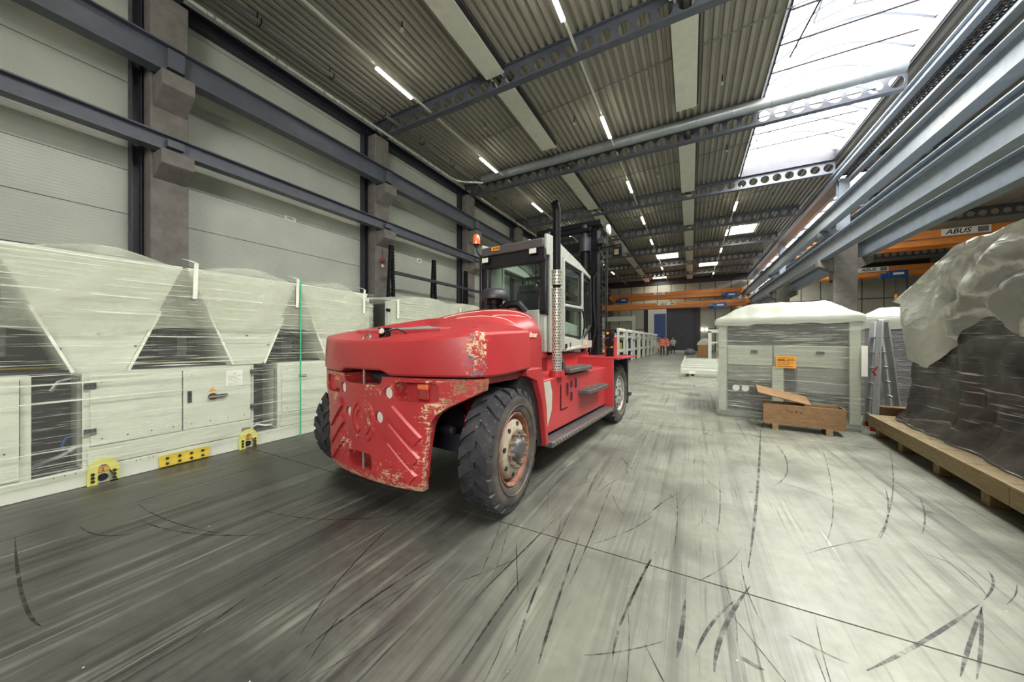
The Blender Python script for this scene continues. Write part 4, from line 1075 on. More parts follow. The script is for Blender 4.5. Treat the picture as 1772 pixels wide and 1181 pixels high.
# ---- chassis
MB().box(-.95, .95, .62, 3.05, .38, .95).build('chassis', M['red'], FK, bevel=.012)
MB().box(-.45, .45, .40, 4.1, .40, .62).box(-.5, .5, .5, 1.9, .95, 1.2).box(-.45, .5, 1.7, 3.5, .95, 1.16).build('frame_beam', M['red'], FK)
MB().box(-.35, .35, -.10, .40, .45, 1.0).box(-.80, .80, .05, .25, .38, .55).cyl((-.84, .15, .48), (.84, .15, .48), .075, 16).cyl((-.6, -.02, .60), (.6, -.02, .60), .04, 14).build('steer_axle_cavity_shade', M['dark_inside'], FK, bevel=.02)  # dark centre block and dark axle colour stand in for cavity shade
for s in (-1, 1):
    # flat flap behind the steer wheel and arch lining
    MB().prism([(.42, 1.10), (.70, 1.10), (.80, .70), (.835, .33), (.79, .33), (.70, .78), (.60, .98), (.42, 1.04)], 'x', min(s * .70, s * 1.05), max(s * .70, s * 1.05)).build('arch_panel', M['red'], FK, bevel=.008)
    MB().prism([(.40, 1.04), (.59, .97), (.69, .78), (.785, .35), (.70, .35), (.6, .7), (.5, .86), (.3, .95)], 'x', min(s * .60, s * 1.0), max(s * .60, s * 1.0)).build('arch_lining', M['black_rubber'], FK)
    MB().box(min(s * .1, s * .98), max(s * .1, s * .98), -.1, .46, 1.02, 1.09).build('arch_roof', M['red_pale'], FK)
    # side decor, hatch, hasps
    MB().prism([(.82, .93), (1.06, .93), (1.11, .80), (1.10, .62), (1.0, .46), (.85, .40), (.83, .42)], 'x', s * .952 - .004, s * .952 + .004).build('cream_panel', M['pale_side'], FK)
    MB().box(s * .955 - .004, s * .955 + .004, 1.33, 1.337, .58, .86).box(s * .955 - .004, s * .955 + .004, 1.33, 1.52, .575, .582).build('hatch_seam', M['black'], FK)
    for y0, z0, z1 in ((1.50, .72, .86), (1.62, .80, .88), (1.62, .64, .74), (1.76, .78, .9)):
        MB().box(s * .96 - .008, s * .96 + .008, y0, y0 + .022, z0, z1).build('hasp', M['dark_inside'], FK)
    # running board and steps
    st = MB().box(min(s * .72, s * 1.07), max(s * .72, s * 1.07), .88, 3.02, .285, .345)
    rb = st.build('running_board', M['tread_plate'], FK, bevel=.008)
    tt = MB()
    for k in range(28):
        tt.cbox((s * 1.072, .95 + k * .072, .32), (.012, .03, .022), Matrix.Rotation(.6, 3, 'X'))
    tag(tt.build('tread_teeth', M['nut_steel'], rb), kind='stuff')
    for (xa, xb, y0, y1, z0) in ((.78, 1.0, 1.52, 2.26, .975), (.94, 1.10, 1.86, 2.66, .69)):
        sp_ = MB().box(min(s * xa, s * xb), max(s * xa, s * xb), y0, y1, z0, z0 + .045).build('step', M['tread_plate'], FK, bevel=.006)
        tb = MB()
        for k in range(10):
            yy = y0 + .04 + k * (y1 - y0 - .08) / 9
            tb.cbox((s * (xa + xb) / 2, yy, z0 + .05), (xb - xa - .02, .02, .014))
        tag(tb.build('tread_teeth', M['nut_steel'], sp_), kind='stuff')
    # front fender with lamp post
    MB().box(min(s * .50, s * 1.06), max(s * .50, s * 1.06), 3.035, 3.06, .33, 1.09).box(min(s * .4, s * 1.20), max(s * .4, s * 1.20), 3.03, 4.0, 1.075, 1.10).build('front_fender', M['red'], FK, bevel=.006)
    MB().box(min(s * .855, s * .875), max(s * .855, s * .875), 3.24, 3.38, 1.10, 1.42).box(min(s * 1.0, s * 1.02), max(s * 1.0, s * 1.02), 3.24, 3.38, 1.10, 1.42).build('lamp_post', M['red'], FK, bevel=.004)
    MB().cyl((s * .94, 3.20, 1.325), (s * .94, 3.32, 1.325), .062, 20).lathe([(.062, 3.2), (.072, 3.205), (.072, 3.23), (.062, 3.24)], (s * .94, 0, 1.325), 'y', 20).build('side_lamp', M['black'], FK)
    MB().cbox((s * .94, 3.26, 1.46), (.12, .10, .10)).cbox((s * .97, 3.24, 1.44), (.06, .1, .1)).build('flood_lamp', M['black'], FK, bevel=.01)
    MB().box(s * .94 - .055, s * .94 + .055, 3.26, 3.36, 1.10, 1.24).build('junction_box', M['black'], FK, bevel=.01)
    MB().box(min(s * .88, s * .98), max(s * .88, s * .98), 4.2, 4.3, .2, 1.10).build('fork_carriage_end', M['black'], FK, bevel=.01)
MB().cbox((.92, 3.205, 1.475), (.04, .004, .035)).build('lamp_sticker', M['label_orange'], FK)
MB().box(-.95, .95, 4.22, 4.32, .3, .5).box(-.95, .95, 4.22, 4.32, .85, 1.0).box(-.6, -.45, 4.3, 6.2, .06, .12).box(.45, .6, 4.3, 6.2, .06, .12).box(-.6, -.45, 4.3, 4.38, .06, .9).box(.45, .6, 4.3, 4.38, .06, .9).build('fork_carriage', M['black'], FK, bevel=.01)

# ---- exhaust stack
sx, sy = .92, 1.30
MB().tube([(sx, sy, 1.0), (sx, sy, 2.74), (sx, sy - .004, 2.80), (sx, sy - .02, 2.845), (sx, sy - .06, 2.88)], .043, 20, cap=False).build('exhaust_pipe', M['black'], FK)
MB().cyl((sx, sy, .95), (sx, sy, 1.02), .085, 20).build('stack_flange', M['red'], FK)
pg = MB()
for s0, z0, z1 in ((0, .99, 1.93), (0, 1.98, 2.13)):
    ncol, rows_n = 14, int((z1 - z0) / .031)
    for j in range(rows_n):
        for i in range(ncol):
            a0 = 2 * PI * (i + .5 * (j % 2)) / ncol; a1 = 2 * PI * (i + 1 + .5 * (j % 2)) / ncol
            q0 = z0 + (z1 - z0) * j / rows_n; q1 = z0 + (z1 - z0) * (j + 1) / rows_n
            pg.holeplate(lambda a, z: (sx + .057 * math.cos(a), sy + .057 * math.sin(a), z), a0, a1, q0, q1, (a0 + a1) / 2, (q0 + q1) / 2, .0001, 4) if False else None
            am, qm = (a0 + a1) / 2, (q0 + q1) / 2
            ra, rz_ = (a1 - a0) * .27, (q1 - q0) * .27
            P8 = [(am + ra * math.cos(PI / 4 * k + PI / 8), qm + rz_ * math.sin(PI / 4 * k + PI / 8)) for k in range(8)]
            O8 = [(a1, q0 + (q1 - q0) * .75), (a0 + (a1 - a0) * .75, q1), (a0 + (a1 - a0) * .25, q1), (a0, q0 + (q1 - q0) * .75), (a0, q0 + (q1 - q0) * .25), (a0 + (a1 - a0) * .25, q0), (a0 + (a1 - a0) * .75, q0), (a1, q0 + (q1 - q0) * .25)]
            f3 = lambda p: (sx + .057 * math.cos(p[0]), sy + .057 * math.sin(p[0]), p[1])
            o8 = [f3(p) for p in O8]; i8 = [f3(p) for p in P8]
            C4 = [f3(p) for p in ((a1, q1), (a0, q1), (a0, q0), (a1, q0))]
            pg.add(i8 + o8 + C4, [(k, (k + 1) % 8, 8 + (k + 1) % 8, 8 + k) for k in range(8)] + [(8, 9, 16), (10, 11, 17), (12, 13, 18), (14, 15, 19)], True)
    pg.lathe([(.058, z0 - .008), (.060, z0), (.058, z0 + .008)], (sx, sy, 0), 'z', 24).lathe([(.058, z1 - .008), (.060, z1), (.058, z1 + .008)], (sx, sy, 0), 'z', 24)
pg.build('perforated_guard', plain('perforated_zinc_guard', srgb(170, 168, 156), .3, .35, .12, 9), FK, weld=False, angle=80)
MB().tube([(sx + .02, sy + .10, .96), (sx + .02, sy + .14, 1.08), (sx - .02, sy + .16, 1.16), (sx - .12, sy + .16, 1.2)], .022, 10).build('exhaust_hose', M['black_rubber'], FK)

# ---- cab
CX0, CX1, CY0, CY1 = -.47, .56, 1.78, 3.45
def frame4(mb, x, pts, w, t=.04):
    n = len(pts)
    for i in range(n):
        a, b = pts[i], pts[(i + 1) % n]
        mb.bar((x, a[0], a[1]), (x, b[0], b[1]), t, w, up=(1, 0, 0))
MB().prism([(CY0, 1.20), (3.43, 1.24), (3.45, 1.42), (3.40, 1.55), (CY0, 1.70)], 'x', CX0 + .03, CX1 - .03).build('cab_floor', M['cab_grey'], FK, bevel=.015)
MB().box(CX0 + .02, CX1 - .1, CY0 - .04, CY0 + .03, 1.15, 1.76).build('rear_lower_panel', M['cab_grey'], FK, bevel=.01)
rf = MB()   # rear window surround: two posts, sill and deep dark header
rf.box(CX0, CX0 + .10, CY0 - .03, CY0 + .05, 1.70, 2.62).box(CX1 - .09, CX1, CY0 - .03, CY0 + .05, 1.70, 2.56).box(CX0, CX1, CY0 - .03, CY0 + .05, 1.71, 1.76)
rf.box(CX0, CX1, CY0 - .05, CY0 + .06, 2.385, 2.56)
rf.build('rear_frame', M['cab_dark'], FK, bevel=.015)
MB().prism([(CY0 - .07, 2.56), (CY0 - .07, 2.685), (2.2, 2.735), (2.2, 2.60), (2.0, 2.575)], 'x', CX0 - .0, CX1 - .02).build('cab_roof', M['cab_roof'], FK, bevel=.02)
for xx in (CX1, CX0):
    MB().prism([(CY0 - .03, 2.46), (CY0 - .03, 2.74), (2.05, 2.76), (2.22, 2.70), (2.9, 2.58), (3.40, 2.45), (3.40, 2.40), (2.95, 2.47), (2.2, 2.53)], 'x', xx - .03, xx + .012).build('roof_side', M['cab_grey'], FK, bevel=.01)
    d = MB()
    d.box(xx - .02, xx + .02, 1.84, 2.22, 1.20, 2.54)
    frame4(d, xx, [(2.24, 2.50), (2.96, 2.46), (2.96, 1.26), (2.24, 1.22)], .085)
    d.bar((xx, 2.24, 1.86), (xx, 2.96, 1.87), .04, .075, up=(1, 0, 0))
    d.prism([(2.20, 1.20), (3.43, 1.24), (3.45, 1.36), (2.98, 1.36), (2.20, 1.42)], 'x', xx - .02, xx + .02)
    d.build('cab_door', M['cab_grey'], FK, bevel=.008)
    s_ = MB(); frame4(s_, xx + .012 * (1 if xx > 0 else -1), [(2.285, 2.455), (2.91, 2.42), (2.91, 1.925), (2.285, 1.915)], .022, .03)
    frame4(s_, xx + .012 * (1 if xx > 0 else -1), [(2.285, 1.81), (2.91, 1.82), (2.91, 1.40), (2.285, 1.445)], .022, .03)
    frame4(s_, xx + .012 * (1 if xx > 0 else -1), [(2.995, 2.44), (3.38, 2.38), (3.42, 1.62), (3.06, 1.40), (2.995, 1.42)], .02, .03)
    s_.build('window_seal', M['black_rubber'], FK)
    MB().prism([(2.285, 2.455), (2.91, 2.42), (2.91, 1.925), (2.285, 1.915)], 'x', xx - .003, xx + .003).prism([(2.285, 1.81), (2.91, 1.82), (2.91, 1.40), (2.285, 1.445)], 'x', xx - .003, xx + .003).prism([(2.995, 2.44), (3.38, 2.38), (3.42, 1.62), (3.06, 1.40), (2.995, 1.42)], 'x', xx - .003, xx + .003).build('side_window', M['glass'], FK)
MB().box(CX0 + .1, CX1 - .09, CY0, CY0 + .005, 1.76, 2.385).build('rear_window', M['glass'], FK)
MB().prism([(3.40, 2.44), (3.46, 1.50), (3.455, 1.50), (3.395, 2.44)], 'x', CX0 + .03, CX1 - .03).build('windscreen', M['glass'], FK)
MB().box(CX0 + .02, CX1 - .03, CY0 + .06, 2.2, 2.555, 2.572).build('headliner', M['white_paint'], FK)
MB().prism([(2.2, 2.70), (2.95, 2.60), (3.42, 2.47), (3.42, 2.462), (2.95, 2.592), (2.2, 2.692)], 'x', CX0 + .03, CX1 - .05).build('roof_window', M['glass'], FK)
MB().box(CX1 - .05, CX1, 3.38, 3.42, 1.24, 2.46).box(CX0, CX0 + .05, 3.38, 3.42, 1.24, 2.46).build('front_posts', M['cab_dark'], FK)
MB().box(CX0 - .05, CX0 - .0, CY0 - .05, CY0 + .02, 1.70, 2.60).build('rear_corner_post', M['cab_dark'], FK, bevel=.01)
MB().box(CX1 - .12, CX1 - .05, 2.2, 3.3, 2.3, 2.36).box(CX0 + .05, CX1 - .05, 2.9, 2.96, 2.40, 2.45).build('roof_rail', M['cab_dark'], FK)
st = MB().cbox((-.10, 2.46, 1.88), (.46, .10, .56), Matrix.Rotation(-.12, 3, 'X')).cbox((-.10, 2.44, 2.17), (.34, .09, .14), Matrix.Rotation(-.12, 3, 'X')).cbox((-.10, 2.7, 1.62), (.48, .5, .12))
st.build('driver_seat', M['dark_grey'], FK, bevel=.045, bseg=3)
mi = MB().cbox((-.40, 3.05, 2.37), (.25, .03, .13)).build('mirror', M['black'], FK, bevel=.03)
MB().cbox((-.40, 3.032, 2.37), (.215, .004, .10)).build('mirror_glass', M['chrome'], mi, bevel=.001)
MB().cyl((-.40, 3.05, 2.43), (-.40, 3.05, 2.52), .008, 6).build('mirror_stem', M['black'], mi)
for x, z in ((-.36, 2.49), (.41, 2.515)):
    lp = MB().cbox((x, CY0 - .085, z), (.11, .06, .075)).build('cab_lamp', M['black'], FK, bevel=.006)
    MB().cbox((x, CY0 - .118, z), (.10, .008, .065)).build('lamp_lens', M['lens_clear'], lp)
sg = MB().cbox((-.21, CY0 - .075, 2.645), (.135, .006, .055)).build('roof_sticker', M['label_orange'], FK)
MB().prism([(-.255, 2.632), (-.235, 2.66), (-.215, 2.632)], 'y', CY0 - .081, CY0 - .078).cbox((-.20, CY0 - .08, 2.645), (.02, .003, .012)).cbox((-.165, CY0 - .08, 2.645), (.03, .003, .02)).build('sticker_marks', M['ink'], sg)
text_mesh('F', .10, M['ink'], 'door_letter', FK, (CX1 + .023, 2.50, 1.285), (PI / 2, 0, PI / 2), .002, .004)
MB().cbox((CX1 + .022, 2.32, 1.27), (.03, .07, .08)).cbox((CX1 + .03, 2.27, 1.25), (.04, .03, .05)).build('door_latch', M['black'], FK, bevel=.006)
MB().box(CX1 + .02, CX1 + .024, 3.10, 3.19, 1.285, 1.36).build('door_sticker', plain('pale_orange_sticker', srgb(238, 180, 130), .5), FK)
MB().tube([(CX1 + .03, 2.94, 1.86), (CX1 + .06, 2.96, 1.7), (CX1 + .06, 2.96, 1.55), (CX1 + .03, 2.95, 1.40)], .012, 8).build('door_handle', M['black'], FK)
# beacon
bc = MB().tube([(CX0 - .02, CY0 + .02, 2.56), (CX0 - .08, CY0 + .02, 2.60), (CX0 - .14, CY0 + .02, 2.68), (CX0 - .155, CY0 + .02, 2.77)], .011, 8).cyl((CX0 - .155, CY0 + .02, 2.75), (CX0 - .155, CY0 + .02, 2.79), .03, 14).build('beacon_stem', M['black'], FK)
MB().lathe([(.055, 2.79), (.057, 2.83), (.052, 2.90), (.035, 2.935), (0, 2.945)], (CX0 - .155, CY0 + .02, 0), 'z', 20).build('beacon_dome', M['lens_amber'], bc)

# ---- mast
for s in (-1, 1):
    MB().box(min(s * .46, s * .58), max(s * .46, s * .58), 3.72, 3.92, .30, 3.36).build('mast_rail', M['black'], FK, bevel=.008)
    MB().cyl((s * .36, 3.72, .9), (s * .36, 3.72, 3.06), .082, 22).build('lift_cylinder', M['black'], FK)
    MB().cyl((s * .36, 3.72, 2.96), (s * .36, 3.72, 3.20), .115, 24).cyl((s * .36, 3.72, 3.20), (s * .36, 3.72, 3.44), .075, 20).build('cylinder_collar', M['dark_grey'], FK)
    ch = MB()
    for k in range(52):
        ch.cbox((s * .66, 3.70, 1.0 + k * .043), (.022 if k % 2 else .034, .03, .036))
    tag(ch.build('lift_chain', M['black'], FK), kind='stuff')
    MB().tube([(s * .73, 3.70, .95), (s * .735, 3.70, 2.2), (s * .74, 3.70, 3.25)], .011, 6).build('hose', M['black_rubber'], FK)
    MB().tube([(s * .77, 3.66, .95), (s * .775, 3.66, 2.2), (s * .78, 3.66, 3.2)], .011, 6).build('hose', M['black_rubber'], FK)
    MB().tube([(s * .52, 3.60, 1.2), (s * .60, 3.58, 1.6), (s * .56, 3.58, 2.0), (s * .56, 3.60, 2.45), (s * .66, 3.62, 2.62), (s * .70, 3.66, 2.8), (s * .62, 3.68, 3.0)], .014, 8).build('hose', M['black_rubber'], FK)
    MB().cyl((s * .765, 3.72, 3.30), (s * .80, 3.72, 3.30), .085, 22).build('hose_pulley', M['label_white'], FK)
    MB().box(min(s * .63, s * .74), max(s * .63, s * .74), 3.6, 3.8, 3.05, 3.14).build('hose_bracket', M['dark_grey'], FK)
    MB().cyl((s * .66, 3.6, 2.72), (s * .66, 3.72, 2.72), .045, 12).build('hose_guide', M['dark_grey'], FK)
    MB().tube([(s * .36, 3.60, .98), (s * .44, 3.52, 1.2), (s * .47, 3.50, 1.5)], .035, 10).build('tilt_rod', M['chrome'], FK)
MB().box(-.62, .66, 3.66, 3.90, 3.40, 3.50).box(-.62, .62, 3.70, 3.86, 2.98, 3.16).build('mast_crosshead', M['black'], FK, bevel=.012)
MB().box(-.72, .5, 3.60, 3.72, 3.30, 3.37).build('hose_cover', M['black'], FK, bevel=.01)
MB().box(-.6, .6, 3.70, 3.86, 1.5, 1.62).box(-.6, .6, 3.70, 3.86, .95, 1.1).build('mast_crossbar', M['black'], FK)
fl_ = MB().cbox((.97, 3.62, 2.86), (.13, .10, .16)).bar((.66, 3.66, 2.98), (1.03, 3.62, 2.98), .03, .02).box(1.03, 1.05, 3.56, 3.68, 2.78, 2.98).build('mast_floodlight', M['black'], FK, bevel=.006)
MB().cbox((.96, 3.565, 2.85), (.07, .01, .09)).build('floodlight_lens', plain('dull_lamp_glass', srgb(120, 110, 80), .2), fl_)

# ---- wheels
def make_wheel(R=.482, w=.26, rim_m=None, flat=False):
    e = bpy.data.objects.new('wheel', None); COL.objects.link(e)
    h = w / 2
    prof = [(.285, h - .045), (.30, h - .012), (.33, h + .002), (.39, h + .010), (.43, h), (.452, h - .012), (.462, h - .035), (.464, 0), (.462, -h + .035), (.452, -h + .012), (.43, -h), (.39, -h - .01), (.33, -h), (.285, -h + .045)]
    t = MB(); t.lathe(prof, (0, 0, 0), 'x', 64, closed=True)
    t.lathe([(.345, h + .004), (.350, h + .012), (.356, h + .008)], (0, 0, 0), 'x', 64)
    nl = 22
    for sd in (-1, 1):
        for k in range(nl):
            b = 2 * PI * (k + (.5 if sd > 0 else 0)) / nl
            st_ = [(-.012, 0.0), (.045, .075), (.085, .15), (h - .012, .20), (h + .004, .21)]
            vs = []
            for i, (q, da) in enumerate(st_):
                rt = R - .004 * (q / h) ** 2 if i < 4 else R - .04
                wd = .085 if i < 3 else .095
                for a_ in (b + da - wd, b + da + wd):
                    for rr in (.45 if i < 4 else .43, rt):
                        vs.append((sd * q, rr * math.cos(a_), rr * math.sin(a_)))
            fs = []
            for i in range(4):
                o = i * 4
                fs += [(o + 1, o + 3, o + 7, o + 5), (o, o + 4, o + 5 - 0, o + 1), (o + 2, o + 3, o + 7, o + 6)]
            fs += [(0, 1, 3, 2), (16, 18, 19, 17)]
            t.add(vs, fs, False)
    t.build('tyre', M['tyre'], e, weld=False, angle=30)
    r = MB()
    r.lathe([(.285, -h + .03), (.287, h - .035), (.292, h - .02), (.285, h - .012), (.272, h - .018), (.262, h - .05), (.245, h - .075), (.238, h - .05), (.225, h - .03), (.20, h - .02), (.165, h - .012), (.12, h - .008), (.0, h - .008)], (0, 0, 0), 'x', 48)
    r.build('rim', rim_m or M['rim'], e, angle=40)
    for k in range(8):
        a = 2 * PI * k / 8 + .2
        MB().cyl((h - .03, .197 * math.cos(a), .197 * math.sin(a)), (h - .013, .197 * math.cos(a), .197 * math.sin(a)), .019, 12).build('hand_hole', M['dark_inside'], e)
    hb = MB().lathe([(.098, h - .01), (.09, h + .016), (.078, h + .028), (.07, h + .04), (.05, h + .048), (0, h + .05)] if not flat else [(.09, h - .03), (.085, h - .012), (.05, h - .006), (0, h - .005)], (0, 0, 0), 'x', 28)
    hb.build('hub', M['hub'], e, angle=35)
    for k in range(10):
        a = 2 * PI * k / 10
        c, s = math.cos(a) * .135, math.sin(a) * .135
        MB().cyl((h - .02, c, s), (h + (.022 if not flat else .0), c, s), .019, 6, smooth=False).cyl((h - .01, c, s), (h + (.04 if not flat else .012), c, s), .011, 10).build('wheel_nut', M['nut_steel'], e)
    return e
wh = make_wheel()
def place_wheel(o, x, y, rz, flip=False):
    o.parent = FK; o.location = (x, y, .482); o.rotation_euler = (random.random() * 6, 0, rz + (PI if flip else 0)); return o
place_wheel(wh, .97, .15, math.radians(8))
place_wheel(dup(wh), -.97, .15, math.radians(8), True)
M['rim_grey'] = plain('grey_wheel_paint', srgb(150, 150, 144), .5, 0, .12, 7)
wf_ = make_wheel(rim_m=M['rim_grey'], flat=True)
place_wheel(wf_, .90, 3.55, 0)
place_wheel(dup(wf_), -.90, 3.55, 0, True)
# ================================================================== WRAPPED MACHINES ALONG THE WALL
def nz3(x, y, z, s=1.0): return mnoise.noise(Vector((x * s, y * s, z * s)))
M['film_tarp'] = tarp('cloudy_machine_cover', .26, .56, srgb(214, 217, 200))
def drape(y0, y1, xf, xb, peak, zlow, seed, nu=90):
    """a plastic cover over the top, hanging down the front; returns builder in machine coordinates"""
    prof = []
    for k in range(7): prof.append((xb + (xf - xb) * (k / 6) * .96, 1.0, 0))       # top
    for k in range(12): prof.append((xf, 0, k / 11))                               # front drop
    mb = MB()
    def fn(u, v):
        y = y0 + (y1 - y0) * u
        i = v * (len(prof) - 1); k = min(len(prof) - 2, int(i)); f = i - k
        zt = peak(y)
        if k < 6:
            x = prof[k][0] + (prof[k + 1][0] - prof[k][0]) * f
            t = (x - xb) / (xf - xb)
            z = zt - .07 * max(0, (t - .55) / .45) ** 2 + .025 * nz3(x * 2, y * 2.2, seed)
        else:
            d = ((k - 7) + f) / 11 if k >= 7 else 0
            d = max(0, d)
            zl = zlow(y)
            z = zt - .07 - d * (zt - .07 - zl)
            x = xf + .012 + .022 * nz3(y * 2.6 + d * 1.3, d * 1.2, seed + 4) + .012 * nz3(y * 9 + d * 6, d * 2, seed + 9) + .02 * d * (1 - d)
        return (x, y, z)
    return mb.grid(fn, nu, 40)
def film_sheet(y0, y1, z0, z1, x, seed, nu=80, nv=26):
    return MB().grid(lambda u, v: (x + .010 * nz3((y0 + (y1 - y0) * u) * 1.4, (z0 + (z1 - z0) * v) * 3.5, seed) , y0 + (y1 - y0) * u, z0 + (z1 - z0) * v), nu, nv)
def bolt(mb, x, y, z, r=.014):
    mb.cyl((x, y, z), (x + .012, y, z), r, 6, smooth=False).cyl((x + .012, y, z), (x + .02, y, z), r * .5, 6, smooth=False)

def machine1():
    t = thing('wrapped_machine', 'long white machine line wrapped in clear film with yellow lifting lugs on its base', 'machine', (-4.95, 0, 0), group=None)
    Y0, Y1 = -2.3, 4.02
    MB().box(-1.9, 0, Y0, Y1, .0, .165).build('base_frame', M['white_paint'], t, bevel=.006)
    MB().box(-1.85, -.42, Y0 + .02, Y1 - .02, .165, 1.06).build('machine_bed', M['dark_inside'], t)
    # cabinet fronts: (y0, y1, with door split)
    for a, b, nm in ((-2.3, -.86, 0), (-.58, .59, 1), (.86, 2.24, 2), (2.52, 4.02, 3)):
        MB().box(-.42, -.02, a, b, .165, 1.05).build('cabinet', M['white_paint'], t, bevel=.004)
        doors = {0: [(-2.26, -.9)], 1: [(-.5, .53)], 2: [(.905, 1.545), (1.555, 2.20)], 3: [(2.57, 3.40), (3.42, 3.98)]}[nm]
        for (c, d) in doors:
            dr = MB().box(-.02, -.002, c, d, .36 if nm != 1 else .18, 1.02).build('cabinet_door', M['white_paint'], t, bevel=.003)
            mk = MB()
            for q in range(4):
                mk.cyl((-.002, c + .07 + q * (d - c - .14) / 3, .42), (.002, c + .07 + q * (d - c - .14) / 3, .42), .006, 8)
            mk.cyl((-.002, c + .07, .96), (.002, c + .07, .96), .006, 8)
            mk.build('rivets', M['dark_grey'], dr)
            MB().box(-.019, -.003, d + .001, d + .004, .36, 1.02).build('door_gap', M['dark_inside'], dr)
        if nm != 1:
            MB().box(-.02, -.003, a + .03, b - .03, .175, .35).build('skirt_panel', M['white_paint'], t, bevel=.003)
    # dark recesses with hoses
    for a, b in ((.59, .86), (2.24, 2.52), (-.86, -.58)):
        MB().box(-.42, -.40, a, b, .165, 1.05).box(-.40, -.02, a, b, .165, .17).build('recess', M['dark_inside'], t)
        MB().box(-.06, -.03, b - .028, b - .004, .2, .98).build('recess_edge', M['grey_mid'], t)
    MB().tube([(-.30, .62, .20), (-.2, .66, .24), (-.12, .76, .30), (-.10, .82, .34)], .020, 10).cyl((-.1, .80, .33), (-.1, .845, .355), .03, 12).build('cable_gland_hose', M['galv'], t)
    MB().tube([(-.12, .70, .90), (-.11, .74, .98), (-.1, .80, 1.0), (-.1, .84, 1.0)], .012, 8).cyl((-.1, .81, 1.0), (-.1, .85, 1.0), .022, 10).build('air_hose', M['galv'], t)
    MB().tube([(-.1, .84, .47), (-.1, .78, .46), (-.1, .76, .40), (-.1, .77, .34)], .008, 8).build('air_hose', M['blue'], t)
    MB().tube([(-.2, 2.26, .19), (-.15, 2.34, .24), (-.12, 2.42, .21), (-.12, 2.50, .2)], .014, 8).build('air_hose', M['label_white'], t)
    # hinges, lock, rotary isolator, notices
    for y, z in ((.865, .93), (.865, .50), (2.19, .96), (2.19, .52)):
        h_ = MB().box(0, .012, y, y + .075, z - .028, z + .028).build('hinge', M['dark_grey'], t, bevel=.003)
        hh = MB()
        for q in range(2):
            hh.cyl((.012, y + .022, z - .012 + q * .024), (.016, y + .022, z - .012 + q * .024), .005, 8).cyl((.012, y + .05, z - .012 + q * .024), (.016, y + .05, z - .012 + q * .024), .005, 8)
        hh.build('hinge_screws', M['chrome'], h_)
    MB().box(-.001, .008, 1.59, 1.625, .66, .79).build('door_lock', M['black'], t, bevel=.003)
    MB().box(-.001, .008, 2.79, 2.90, .835, .865).build('door_lock', M['black'], t, bevel=.003)
    ro = MB().cyl((0, 1.81, .70), (.02, 1.81, .70), .042, 20).cbox((.032, 1.86, .705), (.026, .17, .032)).build('isolator_handle', M['black'], t, bevel=.006)
    MB().cbox((.045, 1.80, .703), (.004, .06, .016)).build('handle_mark', M['red_plastic'], ro)
    MB().prism([(1.775, .765), (1.81, .81), (1.845, .765)], 'x', 0, .003).build('warning_triangle', M['label_orange'], t)
    pp = MB().box(0, .002, 1.94, 2.11, .80, .99).build('paper_notice', M['label_white'], t)
    pl = MB()
    for q in range(7): pl.box(.002, .003, 1.96, 2.09 - .02 * (q % 3), .815 + q * .017, .819 + q * .017)
    pl.box(.002, .003, 2.015, 2.035, .945, .955).build('print_lines', M['grey_mid'], pp)
    MB().box(0, .006, 2.10, 2.19, .19, .26).build('vent_plate', M['grey_mid'], t)
    # loose white upper hoods over the dark line
    MB().box(-1.5, -.75, Y0, Y1, 1.06, 2.2).box(-.95, -.2, Y0, Y1, 1.055, 1.075).build('line_interior', M['dark_inside'], t)
    for k, cy in enumerate((-1.43, -.23, .975, 2.18, 3.38)):
        b = [(cy - .155, 1.05), (cy + .155, 1.05), (cy + .585, 2.17), (cy - .585, 2.17)]
        hd = MB().prism(b, 'x', -.9, -.01).build('funnel_hood', M['white_paint'], t, bevel=.008)
        for s in (-1, 1):
            hd2 = MB().bar((.0, cy + s * .17, 1.06), (.0, cy + s * .40, 1.66), .02, .03, up=(1, 0, 0)).build('hood_rim', M['label_white'], hd)
        hs = MB()
        for q in ((cy - .02, 1.42), (cy - .24, 1.28), (cy + .22, 1.30)):
            hs.cyl((-.011, q[0], q[1]), (0, q[0], q[1]), .009, 8)
        hs.build('hood_screws', M['dark_grey'], hd)
    for k, (y, z, w, h) in enumerate(((.30, 1.2, .22, .3), (1.50, 1.18, .18, .34), (1.66, 1.16, .10, .24), (2.68, 1.2, .12, .26), (2.84, 1.15, .16, .2), (-.8, 1.2, .3, .3))):
        MB().box(-.74, -.55, y, y + w, z, z + h).build('drive_unit', M['grey_mid'] if k % 2 == 0 else M['dark_grey'], t, bevel=.01)
    for (a, b) in (((-.5, .05, 1.1), (-.5, .45, 1.42)), ((-.5, 2.6, 1.1), (-.5, 3.1, 1.4))):
        MB().tube([a, ((a[0] + b[0]) / 2, (a[1] + b[1]) / 2, b[2] + .08), b], .012, 7).build('cable', M['black_rubber'], t)
    MB().box(-.6, -.55, Y0, Y1, 1.085, 1.10).build('guide_strip', M['yellow'], t)
    # end tower
    MB().box(-1.2, -.02, 3.72, 4.0, 1.06, 2.10).build('end_tower', M['white_paint'], t, bevel=.01)
    MB().box(-.02, .02, 3.9, 4.03, 1.95, 2.02).build('tower_latch', M['black'], t)
    # lugs and plate on the base
    for y in (.98, 2.165):
        lg = MB()
        out = [(y - .098, 0.0), (y - .098, .13)] + [(y - .098 * math.cos(a), .13 + .105 * math.sin(a)) for a in [PI * k / 12 for k in range(1, 12)]] + [(y + .098, .13), (y + .098, 0.0), (y + .036, 0.0), (y + .036, .13)] + [(y + .036 * math.cos(a), .13 + .05 * math.sin(a)) for a in [PI * k / 8 for k in range(1, 8)]] + [(y - .036, .13), (y - .036, 0.0)]
        n = len(out)
        vs = [(.004, p[0], p[1]) for p in out] + [(.028, p[0], p[1]) for p in out]
